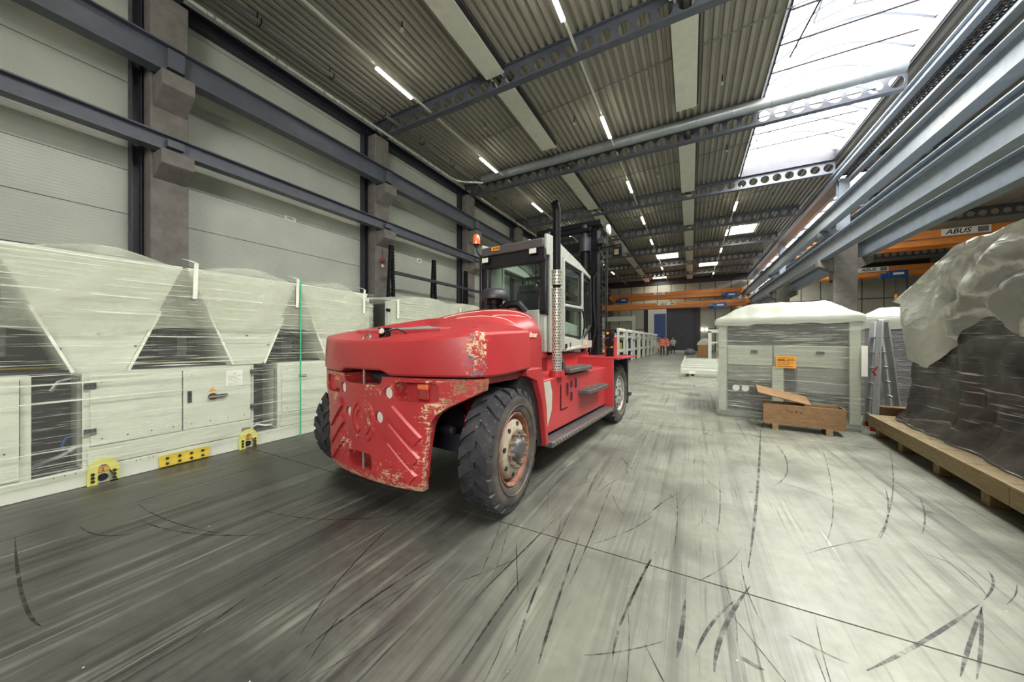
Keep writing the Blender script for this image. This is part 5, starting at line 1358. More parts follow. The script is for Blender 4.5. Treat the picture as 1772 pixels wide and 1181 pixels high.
        # split the horseshoe into strips
        fs = [(i, (i + 1) % n, n + (i + 1) % n, n + i) for i in range(n)]
        outer = list(range(0, 15)); inner = list(range(n - 1, 15, -1))
        m_ = len(outer)
        def at(lst, f): return lst[min(len(lst) - 1, int(round(f * (len(lst) - 1))))]
        prev = (outer[0], inner[0])
        for k in range(1, m_):
            cur = (outer[k], at(inner, k / (m_ - 1)))
            if cur[1] == prev[1]:
                fs += [(prev[0], cur[0], prev[1]), (n + prev[0], n + prev[1], n + cur[0])]
            else:
                fs += [(prev[0], cur[0], cur[1], prev[1]), (n + prev[0], n + prev[1], n + cur[1], n + cur[0])]
            prev = cur
        lg.add(vs, fs, False)
        l_ = lg.build('lifting_lug', M['lug_yellow'], t, angle=30)
        for s in (-1, 1):
            for q in range(3):
                bb = MB(); bolt(bb, .028, y + s * .067, .035 + q * .034); bb.build('bolt', M['dark_grey'], l_)
        MB().box(.0, .008, y - .036, y + .036, .105, .15).build('arrow_label', M['label_orange'], l_)
        MB().cbox((.009, y, .128), (.002, .005, .028)).prism([(y - .009, .137), (y, .147), (y + .009, .137)], 'x', .008, .010).prism([(y - .009, .119), (y, .109), (y + .009, .119)], 'x', .008, .010).build('arrow', M['ink'], l_)
        MB().cyl((-.001, y, .055), (.010, y, .055), .033, 24).build('sling_hole', M['ink'], l_)
    pt = MB().box(.001, .02, 1.36, 1.775, .012, .135).build('joining_plate', M['yellow'], t, bevel=.003)
    for q in range(4):
        for zz in (.045, .10):
            bb = MB(); bolt(bb, .02, 1.42 + q * .098, zz); bb.build('bolt', M['dark_grey'], pt)
    for y in (.7, .76, .82, 1.2, 1.23, 1.29, 1.32, 2.4, 2.44, -.3):
        MB().cyl((0, y, .14), (.002, y, .14), .005, 8).build('tapped_hole', M['ink'], t)
    # covers and film
    def peak(y): return 2.27 + .06 * math.cos((y - 1.0) / 1.2 * 2 * PI) + (.0 if y < 3.4 else -.14 * (y - 3.4) / .6)
    drape(Y0, Y1, .03, -1.9, peak, lambda y: 1.47 + .03 * math.sin(y * 5.2) - .04 * math.sin(y * 2.1), 1.3, 130).build('plastic_cover', M['film_tarp'], t, angle=80)
    film_sheet(Y0, Y1 + .01, .13, 2.16, .055, 2.2, 120, 40).build('stretch_film', M['film_left'], t)
    for y in (1.63, 2.73, 3.82):
        MB().grid(lambda u, v: (.068 + .004 * math.sin(v * 7), y - .02 + .04 * u + .015 * v, 1.82 + .40 * v), 2, 8).build('white_tape', M['tape'], t)
        MB().grid(lambda u, v: (.06 - .10 * v, y - .005 + .04 * u - .10 * v, 2.225 + .06 * v - .02 * v * v), 2, 6).build('white_tape', M['tape'], t)
    MB().box(.070, .073, 2.765, 2.785, .005, 2.24).build('strap', M['green_strap'], t)
    return t
machine1()
def machine2():
    t = thing('wrapped_machine', 'second wrapped machine line behind the forklift with a plain milky cover', 'machine', (-4.95, 4.42, 0))
    L = 5.2
    MB().box(-1.9, 0, 0, L, 0, .165).build('base_frame', M['white_paint'], t, bevel=.006)
    MB().box(-1.85, -.04, .02, L - .02, .165, 2.08).build('housing', M['grey_mid'], t, bevel=.01)
    for k in range(4):
        MB().box(-.04, -.01, .04 + k * 1.29, 1.28 + k * 1.29, .2, 1.05).build('cabinet_door', M['white_paint'], t, bevel=.004)
        MB().box(-.04, -.01, .04 + k * 1.29, 1.28 + k * 1.29, 1.08, 2.06).build('hood_panel', M['white_paint'], t, bevel=.004)
    MB().box(-1.8, -.10, -.012, .02, .2, 2.05).build('end_plate', plain('dark_olive_plate', srgb(72, 74, 68), .4), t)
    MB().box(-.09, .0, -.02, .03, .17, 2.1).build('corner_post', M['white_paint'], t)
    MB().box(-.02, .02, -.06, .02, 1.90, 1.95).build('latch', M['black'], t)
    drape(0, L, .02, -1.9, lambda y: 2.30 - .12 * (1 - min(1, y / .5)) ** 2 + .035 * math.cos(y * 4.2 + 1.8), lambda y: 1.2, 6.1, 80).build('plastic_cover', M['tarp'], t, angle=80)
    film_sheet(0, L, .13, 2.12, .05, 8.2, 60, 30).build('stretch_film', M['film_left'], t)
    for y in (.16, 2.1):
        MB().grid(lambda u, v: (.06, y - .025 + .05 * u, 1.78 + .36 * v), 2, 6).build('white_tape', M['tape'], t)
    return t
machine2()

# rack against the wall
rk = thing('storage_rack', 'dark storage rack of toothed A-frame uprights joined by one rail, against the panelled wall', 'rack', (-10.1, 0, 0))
for k, (y, zt2) in enumerate(((9.05, 5.0), (11.45, 4.95), (13.85, 4.9), (16.25, 4.9))):
    u = MB()
    u.bar((0, y - .26, 0), (0, y + .03, zt2), .10, .09).bar((0, y + .26, 0), (0, y + .10, zt2), .10, .09)
    for q in range(6):
        z = .5 + q * .78
        f = z / zt2
        u.bar((0, y - .26 + .27 * f, z), (0, y + .26 - .16 * (z + .5) / zt2, z + .5), .05, .04)
    up_ = u.build('upright', M['black'], rk)
    tt = MB()
    for q in range(34):
        z = .9 + q * .12
        tt.cbox((.03, y + .30 - .16 * z / zt2, z), (.06, .045, .055))
    tag(tt.build('upright_teeth', M['black'], up_), kind='stuff')
MB().box(-.06, .06, 9.2, 16.3, 3.94, 4.06).build('rack_rail', M['steel_dark'], rk, bevel=.01)
# small things on the wall
sg = thing('wall_sign', 'small white notice on the panels between the second and third columns', 'sign', (XL, 6.05, 5.22))
MB().box(0, .012, -.17, .17, -.07, .07).build('sign_plate', M['label_white'], sg)
MB().box(.012, .014, -.1, .08, .01, .025).box(.012, .014, -.1, .1, -.025, -.01).build('print_lines', M['ink'], sg)
sg = thing('wall_sign', 'small white notice on the panels above the toothed rack', 'sign', (XL, 11.75, 5.1))
MB().box(0, .012, -.15, .15, -.1, .1).build('sign_plate', M['label_white'], sg)
MB().box(.012, .014, -.05, .06, -.03, .03).build('print_mark', M['ink'], sg)
al = thing('alarm_pull', 'red ball pull hanging on a thin wire from a wall column', 'alarm', (-10.46, 9.02, 4.42))
MB().cyl((0, 0, .1), (0, 0, .6), .008, 6).build('wire', M['ink'], al)
MB().lathe([(0, -.08), (.07, -.05), (.085, 0), (.07, .06), (0, .09)], (0, 0, .02), 'z', 16).build('pull_ball', M['red_plastic'], al)
MB().cyl((-.02, 0, -.18), (.01, 0, -.18), .06, 14).build('reflector', M['label_white'], al)
# ================================================================== RIGHT-HAND GOODS
bx = thing('wrapped_cabinet', 'big film wrapped cabinet with an orange label behind the small plywood crate', 'machine', (.41, 7.21, 0), math.radians(-13.3))
BW, BD, BH = 1.88, 2.4, 1.76
MB().box(.02, BW - .02, .02, BD - .02, 0, .10).build('plinth', M['grey_mid'], bx)
for x in (.03, BW - .15):
    for y in (.03, BD - .15):
        MB().box(x, x + .12, y, y + .12, .0, BH - .02).build('corner_post', M['light_grey'], bx, bevel=.006)
MB().box(.12, BW - .12, .22, BD - .1, .10, BH - .04).build('inner_case', M['grey_mid'], bx)
for x0, x1, z0, z1, mt in ((.15, 1.73, 1.30, 1.70, 'dark_inside'), (.15, .80, .92, 1.27, 'light_grey'), (.82, 1.73, .92, 1.27, 'light_grey'), (.15, .80, .66, .90, 'grey_mid'), (.15, .78, .12, .64, 'dark_inside'), (.80, .95, .12, .92, 'white_paint'), (.97, 1.10, .12, .9, 'dark_inside'), (1.12, 1.73, .5, .9, 'grey_mid'), (1.12, 1.73, .12, .47, 'dark_grey')):
    MB().box(x0, x1, .19, .22, z0, z1).build('front_panel', M[mt], bx, bevel=.006)
for x in (.50, 1.36):
    MB().box(x, x + .10, .165, .19, 1.13, 1.19).build('panel_handle', M['dark_grey'], bx, bevel=.01)
for x in (.28, .42):
    MB().cyl((x, .16, .50), (x, .19, .50), .055, 16).build('white_socket', M['label_white'], bx)
MB().box(.03, .06, .25, 2.3, .2, 1.6).build('side_panel', M['grey_mid'], bx)
def wrap_film(parent, W_, D_, z0, z1, mat, seed, waist=.03, name='stretch_film', n=60, nv=36):
    per = 2 * (W_ + D_)
    def fn(u, v):
        s = u * per; z = z0 + (z1 - z0) * v
        pull = waist * math.sin(PI * v)
        w = .012 * nz3(s * 1.7, z * 5, seed) + .01 * nz3(s * .8, z * 14, seed + 3)
        if s < W_: x, y, nx, ny = s, 0, 0, -1; e = min(s, W_ - s)
        elif s < W_ + D_: x, y, nx, ny = W_, s - W_, 1, 0; e = min(s - W_, W_ + D_ - s)
        elif s < 2 * W_ + D_: x, y, nx, ny = W_ - (s - W_ - D_), D_, 0, 1; e = min(s - W_ - D_, 2 * W_ + D_ - s)
        else: x, y, nx, ny = 0, D_ - (s - 2 * W_ - D_), -1, 0; e = min(s - 2 * W_ - D_, per - s)
        k = min(1, e / .3)
        o = .012 + w * k - pull * k
        return (x + nx * o, y + ny * o, z)
    return MB().grid(fn, n * 2, nv, closeu=True).build(name, mat, parent)
wrap_film(bx, BW, BD, .02, BH - .02, M['film_box'], 4.0, .02)
# cap sheet with a raised middle, hanging a little over the edges
def cap(parent, W_, D_, zt, rise, hang, seed, mat, flat=.3, name='plastic_cap'):
    N_ = 30
    def fn(u, v):
        a = (u - .5) * 2; b = (v - .5) * 2
        ex = .12
        X = W_ / 2 + a * (W_ / 2 + ex); Y_ = D_ / 2 + b * (D_ / 2 + ex)
        ox = max(0, abs(X - W_ / 2) - W_ / 2); oy = max(0, abs(Y_ - D_ / 2) - D_ / 2)
        inx = min(1, (W_ / 2 - min(W_ / 2, abs(X - W_ / 2))) / flat); iny = min(1, (D_ / 2 - min(D_ / 2, abs(Y_ - D_ / 2))) / flat)
        r = min(inx, iny); r = r * r * (3 - 2 * r) * .5 + r * .5
        z = zt + rise * r + .02 * nz3(X * 3, Y_ * 3, seed) * r + .01 * nz3(X * 9, Y_ * 2, seed)
        d = max(ox, oy) / ex
        X2 = max(-.022, min(W_ + .022, X)); Y2 = max(-.022, min(D_ + .022, Y_))
        return (X2, Y2, z - d * hang * (1 + .25 * nz3(X * 3, Y_ * 3, seed + 2)))
    return MB().grid(fn, N_ * 2, N_ * 2).build(name, mat, parent, angle=80)
cap(bx, BW, BD, BH, .26, .13, 2.5, M['tarp_box'], .42)
lb = MB().box(.865, 1.12, -.022, -.016, .905, 1.10).build('orange_label', M['label_orange'], bx)
ll = MB()
for q in range(4): ll.box(.885, 1.08 - .04 * (q % 2), -.024, -.022, .93 + .03 * q, .938 + .03 * q)
ll.box(.885, .98, -.024, -.022, 1.03, 1.055).box(1.0, 1.1, -.024, -.022, 1.035, 1.05).box(.9, 1.09, -.024, -.022, 1.07, 1.078)
ll.build('print_lines', plain('brown_print', srgb(130, 80, 30), .6), lb)
MB().box(BW - .03, BW + .035, -.035, -.028, .83, 1.28).build('white_tag_strip', M['label_white'], bx)

# plywood crate with a loose lid
cr = thing('plywood_crate', 'low open plywood crate on two blocks in front of the orange labelled cabinet', 'crate', (.985, 6.42, 0), math.radians(-6.5))
CW, CD = .93, .34
for n_, b in (('crate_side', (0, CW, 0, .018, .10, .385)), ('crate_side', (0, CW, CD - .018, CD, .10, .385)), ('crate_end', (.0, .018, .018, CD - .018, .10, .385)), ('crate_end', (CW - .018, CW, .018, CD - .018, .10, .385)), ('crate_bottom', (0, CW, 0, CD, .085, .10))):
    MB().box(*b).build(n_, M['plywood'], cr, bevel=.002)
for x in (.11, .72):
    MB().box(x, x + .075, -.01, CD + .01, 0, .085).build('foot_block', M['pine_end'], cr, bevel=.004)
mk = MB().cbox((.30, -.001, .30), (.012, .003, .022))
for q in range(3): mk.cbox((.34 + q * .055, -.001, .285 + .008 * (q % 2)), (.035, .003, .018 + .008 * (q == 1)))
mk.build('stencil_marks', plain('faded_stencil', srgb(98, 66, 40), .8), cr)
ld = thing('crate_lid', 'plywood lid lying askew on the open crate', 'lid', (.97, 6.46, .38), math.radians(-6.5))
ld.location.z += .03
R_ = Matrix.Rotation(math.radians(13.5), 3, 'Y') @ Matrix.Rotation(math.radians(14), 3, 'X')
ld.location.z += .03
MB().cbox((.26, .14, .075), (.66, .34, .016), Matrix.Rotation(.12, 3, 'Z') @ R_).build('lid_board', M['plywood'], ld, bevel=.002)
MB().cbox((-.04, .15, .125), (.045, .30, .03), Matrix.Rotation(.12, 3, 'Z') @ R_).build('lid_batten', M['plywood'], ld, bevel=.002)

# ladder
la = thing('step_ladder', 'aluminium double ladder with red feet standing beside the wrapped cabinet', 'ladder', (2.41, 6.95, 0))
WD = Vector((.05, .42, 0))
def stile(a, b, nm, foot):
    s = MB().bar(a, b, .075, .03, up=(.8, .55, 0)).build(nm, M['alu'], la, bevel=.004)
    MB().bar(Vector(a) + Vector((0, 0, .0)), Vector(a) + (Vector(b) - Vector(a)).normalized() * .07, .085, .045, up=(.8, .55, 0)).build('foot', M['red_plastic'] if foot else M['black_rubber'], s)
A0, A1 = Vector((0, 0, .0)), Vector((.17, .30, 1.66))
C0, C1 = Vector((.50, .60, .0)), Vector((.25, .36, 1.66))
stile(A0, A1, 'front_stile', True); stile(A0 + WD, A1 + WD * .85, 'front_stile', True)
stile(C0, C1, 'rear_stile', False); stile(C0 + WD, C1 + WD * .85, 'rear_stile', False)
for k in range(6):
    f = .12 + k * .145
    a = A0.lerp(A1, f); b = (A0 + WD).lerp(A1 + WD * .85, f)
    MB().bar(a, b, .03, .03).build('rung', M['alu'], la, bevel=.004)
    a = C0.lerp(C1, f); b = (C0 + WD).lerp(C1 + WD * .85, f)
    MB().bar(a, b, .03, .03).build('rung', M['alu'], la, bevel=.004)
    e_ = MB()
    for P0, P1 in ((A0, A1), (C0, C1)):
        p = P0.lerp(P1, f); e_.cbox(p + Vector((.012, -.022, 0)), (.035, .01, .014))
    e_.build('rung_end', M['ink'], la)
MB().cbox((.21, .33, 1.66), (.12, .07, .05)).build('top_hinge', M['alu'], la, bevel=.006)
tx = MB()
for q in range(5):
    p = A0.lerp(A1, .66 + .022 * q) + Vector((.018, -.03, 0)); tx.cbox(p, (.022, .004, .02 + .006 * (q % 2)))
tx.build('stile_print', M['ink'], la)
MB().cbox((.05, .12, .92), (.02, .02, .10), Matrix.Rotation(.5, 3, 'Y')).cbox((.04, .13, .86), (.02, .02, .08), Matrix.Rotation(-.5, 3, 'Y')).build('ladder_hook', M['red_plastic'], la, bevel=.004)

# second wrapped cabinet behind the ladder
b2 = thing('wrapped_cabinet', 'narrow grey wrapped cabinet standing behind the aluminium ladder', 'machine', (2.72, 8.4, 0), math.radians(-13))
MB().box(.02, 1.58, .04, 1.3, .05, 1.78).build('inner_case', M['dark_grey'], b2)
MB().box(.62, .85, -.0, .04, .05, 1.2).build('grey_upright', M['light_grey'], b2)
MB().box(.02, .5, .01, .04, .05, 1.7).build('front_panel', M['grey_mid'], b2)
for z in (.3, .6, .9, 1.1):
    MB().cyl((.72, -.01, z), (.72, .0, z), .012, 8).build('bolt_hole', M['ink'], b2)
wrap_film(b2, 1.6, 1.34, .02, 1.78, M['film_dark'], 7.0, .02, n=40, nv=24)
cap(b2, 1.6, 1.34, 1.80, .16, .22, 6.5, M['tarp_box'], .3)
wb_ = thing('timber_block', 'short brown timber block on the floor at the far end of the pallet', 'block', (2.66, 7.12, 0), math.radians(-5))
MB().box(-.16, .16, -.06, .1, 0, .36).build('block', M['plywood'], wb_, bevel=.006)
MB().tube([(-.15, -.03, .27), (-.17, -.05, .33), (-.14, -.02, .40), (-.17, .0, .35), (-.18, .02, .27)], .012, 6).build('twine', M['foam'], wb_)
tag(MB().grid(lambda u, v: (2.76 + .13 * u + .02 * v, 7.74 + .09 * v, .004 + .006 * math.sin(u * 5)), 5, 3).build('paper_scrap', M['label_white'], origin='auto'), 'scrap of white paper on the floor by the pallet', 'paper')

# pallet and the big shrouded load
pa = thing('timber_pallet', 'long timber pallet of pale boards under the big shrouded load', 'pallet', (2.16, 5.0, 0), math.radians(-4.0))
PW, PY0, PY1 = 2.4, -3.4, 1.80
for y in (1.55, .84, .03, -.72, -1.5, -2.3, -3.1):
    for x in (.03, 1.15, 2.27):
        MB().box(x, x + .11, y - .055, y + .055, 0, .12).build('foot_block', M['pine_end'], pa, bevel=.004)
for x in (0, 1.13, 2.28):
    jl = [PY0, -1.06, PY1] if x == 0 else [PY0, PY1]
    for a, b in zip(jl, jl[1:]):
        MB().box(x, x + .12, a + .003, b - .003, .12, .255).build('bearer', M['pine'], pa, bevel=.003)
yy = PY1; k = 0
while yy > PY0:
    w = .235 + .03 * ((k * 7) % 3 - 1)
    MB().box(-.004 * (k % 2), PW, yy - w + .008, yy, .255, .277 + .002 * (k % 2)).build('deck_board', M['pine'], pa, bevel=.002)
    yy -= w; k += 1

ca = thing('shrouded_load', 'huge machine part shrouded in grey plastic and stretch film on the long pallet', 'load', (2.16, 5.0, .28), math.radians(-4.0))
CY0_, CY1_ = -3.2, 1.56
CXA, CXB = .33, 2.2
core = MB().box(CXA + .25, CXB - .1, CY0_ + .1, CY1_ - .25, .0, 1.75)
co = core.build('machine_core', plain('dark_machine_core', srgb(58, 54, 62), .5, 0, .4, 2.0), ca, bevel=.06)
for (y, z, r) in ((.45, 1.02, .12), (-.1, .95, .15), (-.45, 1.1, .14), (.75, .62, .10)):
    MB().lathe([(0, -.19), (r * .6, -.17), (r * .92, -.10), (r, 0), (r, .1)], (CXA + .26, y, z), 'x', 20).build('round_housing', M['light_grey'], ca)
def shroud_mat():
    m = N('dark_wrapped_plastic'); v = m.coord()
    n1 = m.noise(v, 1.7, 4, .55, .5)
    st = m.noise(m.coord((.6, .42, 15), (math.radians(-11), 0, 0)), 2.2, 5, .62, .25)
    st2 = m.noise(m.coord((.8, .5, 24), (math.radians(-22), 0, 0), (4, 2, 1)), 1.8, 4, .6, .3)
    line = m.math('MAXIMUM', m.ramp(st, .60, .70), m.math('MULTIPLY', m.ramp(st2, .63, .70), .9))
    c = m.mix(m.ramp(n1, .45, .72, 0, .7), srgb(74, 70, 76), srgb(132, 127, 122))
    c = m.mix(line, c, srgb(236, 236, 230))  # pale streaks are glints painted into the film colour
    fac = m.math('MAXIMUM', line, .80)
    m.set(Base_Color=c, Roughness=.2, Specular_IOR_Level=.6)
    m.bump(m.math('ADD', m.math('MULTIPLY', st, .6), m.math('MULTIPLY', n1, .5)), .6, .03)
    tr = m.n('ShaderNodeBsdfTransparent')
    mx = m.n('ShaderNodeMixShader', i_0=fac, i_1=tr.outputs[0], i_2=m.b.outputs[0])
    m.l(mx.outputs[0], m.out.inputs[0]); return m.mat
# body shroud: rounded rectangle plan, waisted, flaring at the foot
def shroud(u, v):
    W_, D_ = CXB - CXA, CY1_ - CY0_
    per = 2 * (W_ + D_); s = u * per
    z = .0 + 1.86 * v ** 1.25
    # point on rectangle starting at the far corner of the gangway face, going towards the camera
    if s < D_: x, y, nx, ny = CXA, CY1_ - s, -1, 0; e = min(s, D_ - s)
    elif s < D_ + W_: x, y, nx, ny = CXA + (s - D_), CY0_, 0, -1; e = min(s - D_, D_ + W_ - s)
    elif s < 2 * D_ + W_: x, y, nx, ny = CXB, CY0_ + (s - D_ - W_), 1, 0; e = 1
    else: x, y, nx, ny = CXB - (s - 2 * D_ - W_), CY1_, 0, 1; e = min(s - 2 * D_ - W_, per - s)
    z *= 1 - .26 * max(0, min(1, (y - .42) / 1.2))
    flare = (.13 if ny == 1 else .15 - .02 * max(0, min(1, (y - .6) / .8))) * max(0, 1 - z / .62) ** 2.2
    tight = -.06 * math.sin(PI * min(1, z / 1.5))
    rg = lambda a, b, c: 1 - 2.2 * abs(nz3(a, b, c))
    fold = .05 * nz3(s * 1.1, z * 1.2, 3.1) + .03 * rg(s * 2.2 + z * 2.6, z * 1.8, 9.4) + .022 * rg(s * 4.5 - z * 2, z * 3.6, 1.7) + .01 * nz3(s * 9, z * 8, 4.0)
    if z < .4: fold += .05 * nz3(s * 3.2, 0, 5.5) * (1 - z / .4)
    o = flare + tight + fold
    return (x + nx * o, y + ny * o - (.10 * (1.0 - z) * (1 if ny == 1 or e < .4 and nx == -1 and y > 1 else 0) if z < 1 else 0), max(.004 + .01 * (nz3(s * 4, 1, 2) + 1), z))
MB().grid(shroud, 200, 60, closeu=True).build('stretch_shroud', shroud_mat(), ca, angle=80)
def capload(u, v):
    # u: along the load (far -> near), v: from the gangway hem up, over the top
    y = 1.98 - u * 5.2
    ridge = 2.14 - .46 * max(0, min(1, (y - .42) / 1.5)) ** 1.15          # top height falls at the far end
    hem = .74 + .50 * min(1, max(0, (.95 - y) / 1.1)) ** .8 + .14 * math.sin(y * 4.1 + 1) * min(1, max(0, (.95 - y)))
    if y > 1.0: hem = .74 + .12 * (y - 1.0)
    far = max(0, (y - 1.62) / .36)
    if v < .55:
        t = v / .55
        z = hem + (ridge - .06 - hem) * t
        x = CXA - .03 - .09 * math.sin(PI * min(1, t * 1.1)) * .4 + (.05 * nz3(y * 2.2 + z * 1.5, z * 2.4, 7.7) + .05 * (1 - 2.2 * abs(nz3(y * 1.6 - z * 2.2, z * 1.6, 2.2))) + .03 * (1 - 2.2 * abs(nz3(y * 3.4 + z * 3, z * 3, 5.2))) + .012 * nz3(y * 12, z * 10, 4.0)) * (1 if y < .6 else max(.3, 1 - (y - .6) * 1.4)) - .03
        if y > .9: x += .10 * (y - .9) * (1 - t) * .9
        x += .06 * max(0, y - 1.2) * t * 0
        if y > 1.62: x += .9 * far * (1 - t * .6) * .25
    else:
        t = (v - .55) / .45
        x = CXA - .03 + t * (CXB - CXA + .1)
        z = ridge - .06 * (1 - min(1, t * 6)) + .05 * nz3(y * 1.6, x * 2, 4.4) + .025 * nz3(y * 5, x * 5, 3.3)
    return (x, y, z)
def cap_mat():
    m = N('grey_white_load_cover'); v = m.coord()
    x, y, z = m.sep(v)[0:3]
    n1 = m.noise(v, 1.8, 4, .55, .5); n2 = m.math('SUBTRACT', 1.0, m.math('MULTIPLY', m.math('ABSOLUTE', m.math('SUBTRACT', m.noise(m.coord((1, .8, 1.5), (.6, 0, 0)), 2.2, 3, .5, .6), .5)), 3.2))
    cov = m.math('MAXIMUM', m.ramp(y, .35, .75), m.ramp(m.math('ADD', z, m.math('MULTIPLY', m.math('SUBTRACT', n1, .5), .9)), 1.85, 2.15))
    fac = m.ramp(m.math('MAXIMUM', cov, m.ramp(n2, .72, 1.0)), 0, 1, .40, .97)  # fold ridges turned opaque white as painted highlights
    m.set(Base_Color=srgb(236, 239, 234), Roughness=.3, Specular_IOR_Level=.55)
    m.bump(n2, .8, .04)
    tr = m.n('ShaderNodeBsdfTransparent')
    mx = m.n('ShaderNodeMixShader', i_0=fac, i_1=tr.outputs[0], i_2=m.b.outputs[0])
    m.l(mx.outputs[0], m.out.inputs[0]); return m.mat
MB().grid(capload, 150, 80).build('plastic_cover', cap_mat(), ca, angle=80)
# ================================================================== FAR END OF THE HALL
def roller_frame(x, y, label, w=1.15, d=2.0, h=1.95):
    t = thing('roller_frame', label, 'machine frame', (x, y, 0), group='white frames with rollers on top')
    for px in (-w, 0):
        for py in (0, d):
            MB().box(px - .06, px + .06, py - .06, py + .06, 0, h).build('post', M['white_paint'], t, bevel=.01)
    for z in (.75, 1.62):
        MB().box(-w, 0, -.05, .05, z - .07, z + .07).box(-w, 0, d - .05, d + .05, z - .07, z + .07).box(-.05, .05, 0, d, z - .07, z + .07).box(-w - .05, -w + .05, 0, d, z - .07, z + .07).build('rail', M['white_paint'], t, bevel=.01)
    for k in range(4):
        yy = .1 + k * (d - .2) / 3
        MB().lathe([(0, -.12), (.085, -.11), (.11, -.05), (.11, .05), (.085, .11), (0, .12)], (0, yy, h - .08), 'x', 14).build('roller_end', M['label_white'], t)
        MB().cyl((-w, yy, h - .08), (0, yy, h - .08), .05, 10).build('roller', M['dark_grey'], t)
    MB().box(-w + .15, -.25, .3, .9, .2, .6).box(-w + .3, -.3, .4, .8, .85, 1.4).build('drive_unit', M['dark_grey'], t, bevel=.02)
    MB().cyl((-.45, .25, .85), (-.45, .25, 1.25), .09, 10).cyl((-.8, .25, .85), (-.8, .25, 1.2), .09, 10).build('motor', M['yellow'], t)
    return t
fr0 = roller_frame(-3.72, 20.0, 'white roller frame standing first in the row past the forklift mast', h=2.08)
for k in range(1, 8):
    c = dup(fr0, (-3.72 + .04 * k, 20.0 + 2.75 * k, 0), label='white roller frame in the row past the forklift, %s from the mast' % ORD[k])
bf = thing('blue_stand', 'blue steel stand among the white roller frames', 'stand', (-3.85, 25.12, 0))
MB().box(-.08, .08, -.08, .08, 0, 1.75).build('post', M['blue'], bf); MB().box(-.2, .25, -.2, .2, 0, .06).build('foot_plate', M['blue'], bf); MB().box(-.2, .3, -.06, .06, 1.35, 1.45).build('arm', M['blue'], bf)
ga = thing('white_gantry', 'white steel portal with a long crossbeam behind the roller frames', 'gantry', (-6.4, 44.5, 0))
MB().box(-.2, .2, -.2, .2, 0, 4.6).build('post', M['white_paint'], ga); MB().box(-3.9, .0, -.25, .25, 3.9, 4.45).build('crossbeam', M['white_paint'], ga)
MB().box(-3.95, -3.6, -.2, .2, 0, 4.45).build('post', M['white_paint'], ga)
sc = thing('white_screen', 'pale wrapped stack beside the orange workers', 'stack', (-4.2, 43.6, 0))
MB().box(-.9, .5, -.3, .3, 0, 1.5).build('wrapped_block', M['label_white'], sc, bevel=.06)
MB().box(.2, .9, -1.5, -.8, 0, .5).build('timber', M['cardboard'], sc, bevel=.02)

# low bed of white cross bars on the open side
rb_ = thing('white_bar_bed', 'low bed of white cross bars with raised ends reaching out from behind the wrapped cabinet', 'machine frame', (-.36, 14.4, 0))
MB().box(0, 2.4, -.05, .12, .10, .27).build('front_beam', M['white_paint'], rb_, bevel=.008)
MB().box(.2, .3, 0, 9.5, .06, .16).box(1.9, 2.0, 0, 9.5, .06, .16).build('side_rail', M['dark_inside'], rb_)
for k in range(8):
    yy = .35 + k * 1.25
    MB().box(.0, 2.4, yy, yy + .14, .20, .28).build('cross_bar', M['white_paint'], rb_, bevel=.006)
    MB().box(.0, .07, yy + .02, yy + .12, .28, .43).build('upstand', M['white_paint'], rb_, bevel=.006)
MB().box(.28, .5, -.06, -.05, .12, .22).build('maker_plate', M['label_white'], rb_)
for x in (.35, 1.9):
    for y in (.3, 9.0):
        MB().box(x, x + .12, y, y + .2, 0, .10).build('foot', M['dark_inside'], rb_)
cb = thing('carton', 'brown cardboard carton with clear wrapped goods on top, at the end of the bar bed', 'carton', (.52, 33.0, 0))
MB().box(0, .95, -.3, .4, .12, 1.02).build('carton_body', M['cardboard'], cb, bevel=.01)
MB().box(-.05, 1.0, -.35, .45, 0, .12).build('skid', M['pine_end'], cb)
MB().grid(lambda u, v: (-.1 + 1.3 * u, -.3 + .7 * v, 1.02 + .55 * math.sin(PI * u) ** .6 * math.sin(PI * v) ** .5 + .05 * nz3(u * 4, v * 4, 1)), 16, 10).build('wrapped_goods', M['tarp_grey'], cb)
wp = thing('white_post_frame', 'tall white post frame standing behind the bar bed', 'machine frame', (1.1, 26.0, 0))
MB().box(-.1, .1, -.1, .1, 0, 2.0).box(1.0, 1.2, -.1, .1, 0, 2.0).box(-.1, 1.2, -.1, .1, 1.9, 2.1).build('frame', M['white_paint'], wp, bevel=.01)
MB().box(-.05, 1.15, -.05, .05, 1.2, 1.3).build('rail', M['white_paint'], wp)
el = thing('twin_lamp', 'small twin emergency lamp on the end wall', 'lamp', (1.55, YF - .13, 2.9))
for x in (-.22, .22):
    MB().lathe([(0, -.10), (.12, -.09), (.17, -.02), (.15, .03)], (x, 0, 0), 'y', 14).build('lamp_head', emit('emergency_glow', (1, 1, .92), 2.5), el)
MB().box(-.1, .1, -.02, .05, -.1, .12).build('lamp_body', M['dark_grey'], el)
bl = thing('loose_beam', 'pale loose beam lying on the floor before the dark door', 'beam', (-1.2, 43.0, .0))
MB().box(-.9, .9, -.12, .12, 0, .3).build('beam_body', M['light_grey'], bl, bevel=.01)
ju = thing('rubbish_bag', 'grey sack lying on the floor near the carton', 'sack', (-.1, 37.5, 0))
MB().lathe([(0, 0), (.45, .05), (.5, .25), (.35, .5), (.1, .6), (0, .6)], (0, 0, 0), 'z', 14).build('sack', M['grey_mid'], ju)

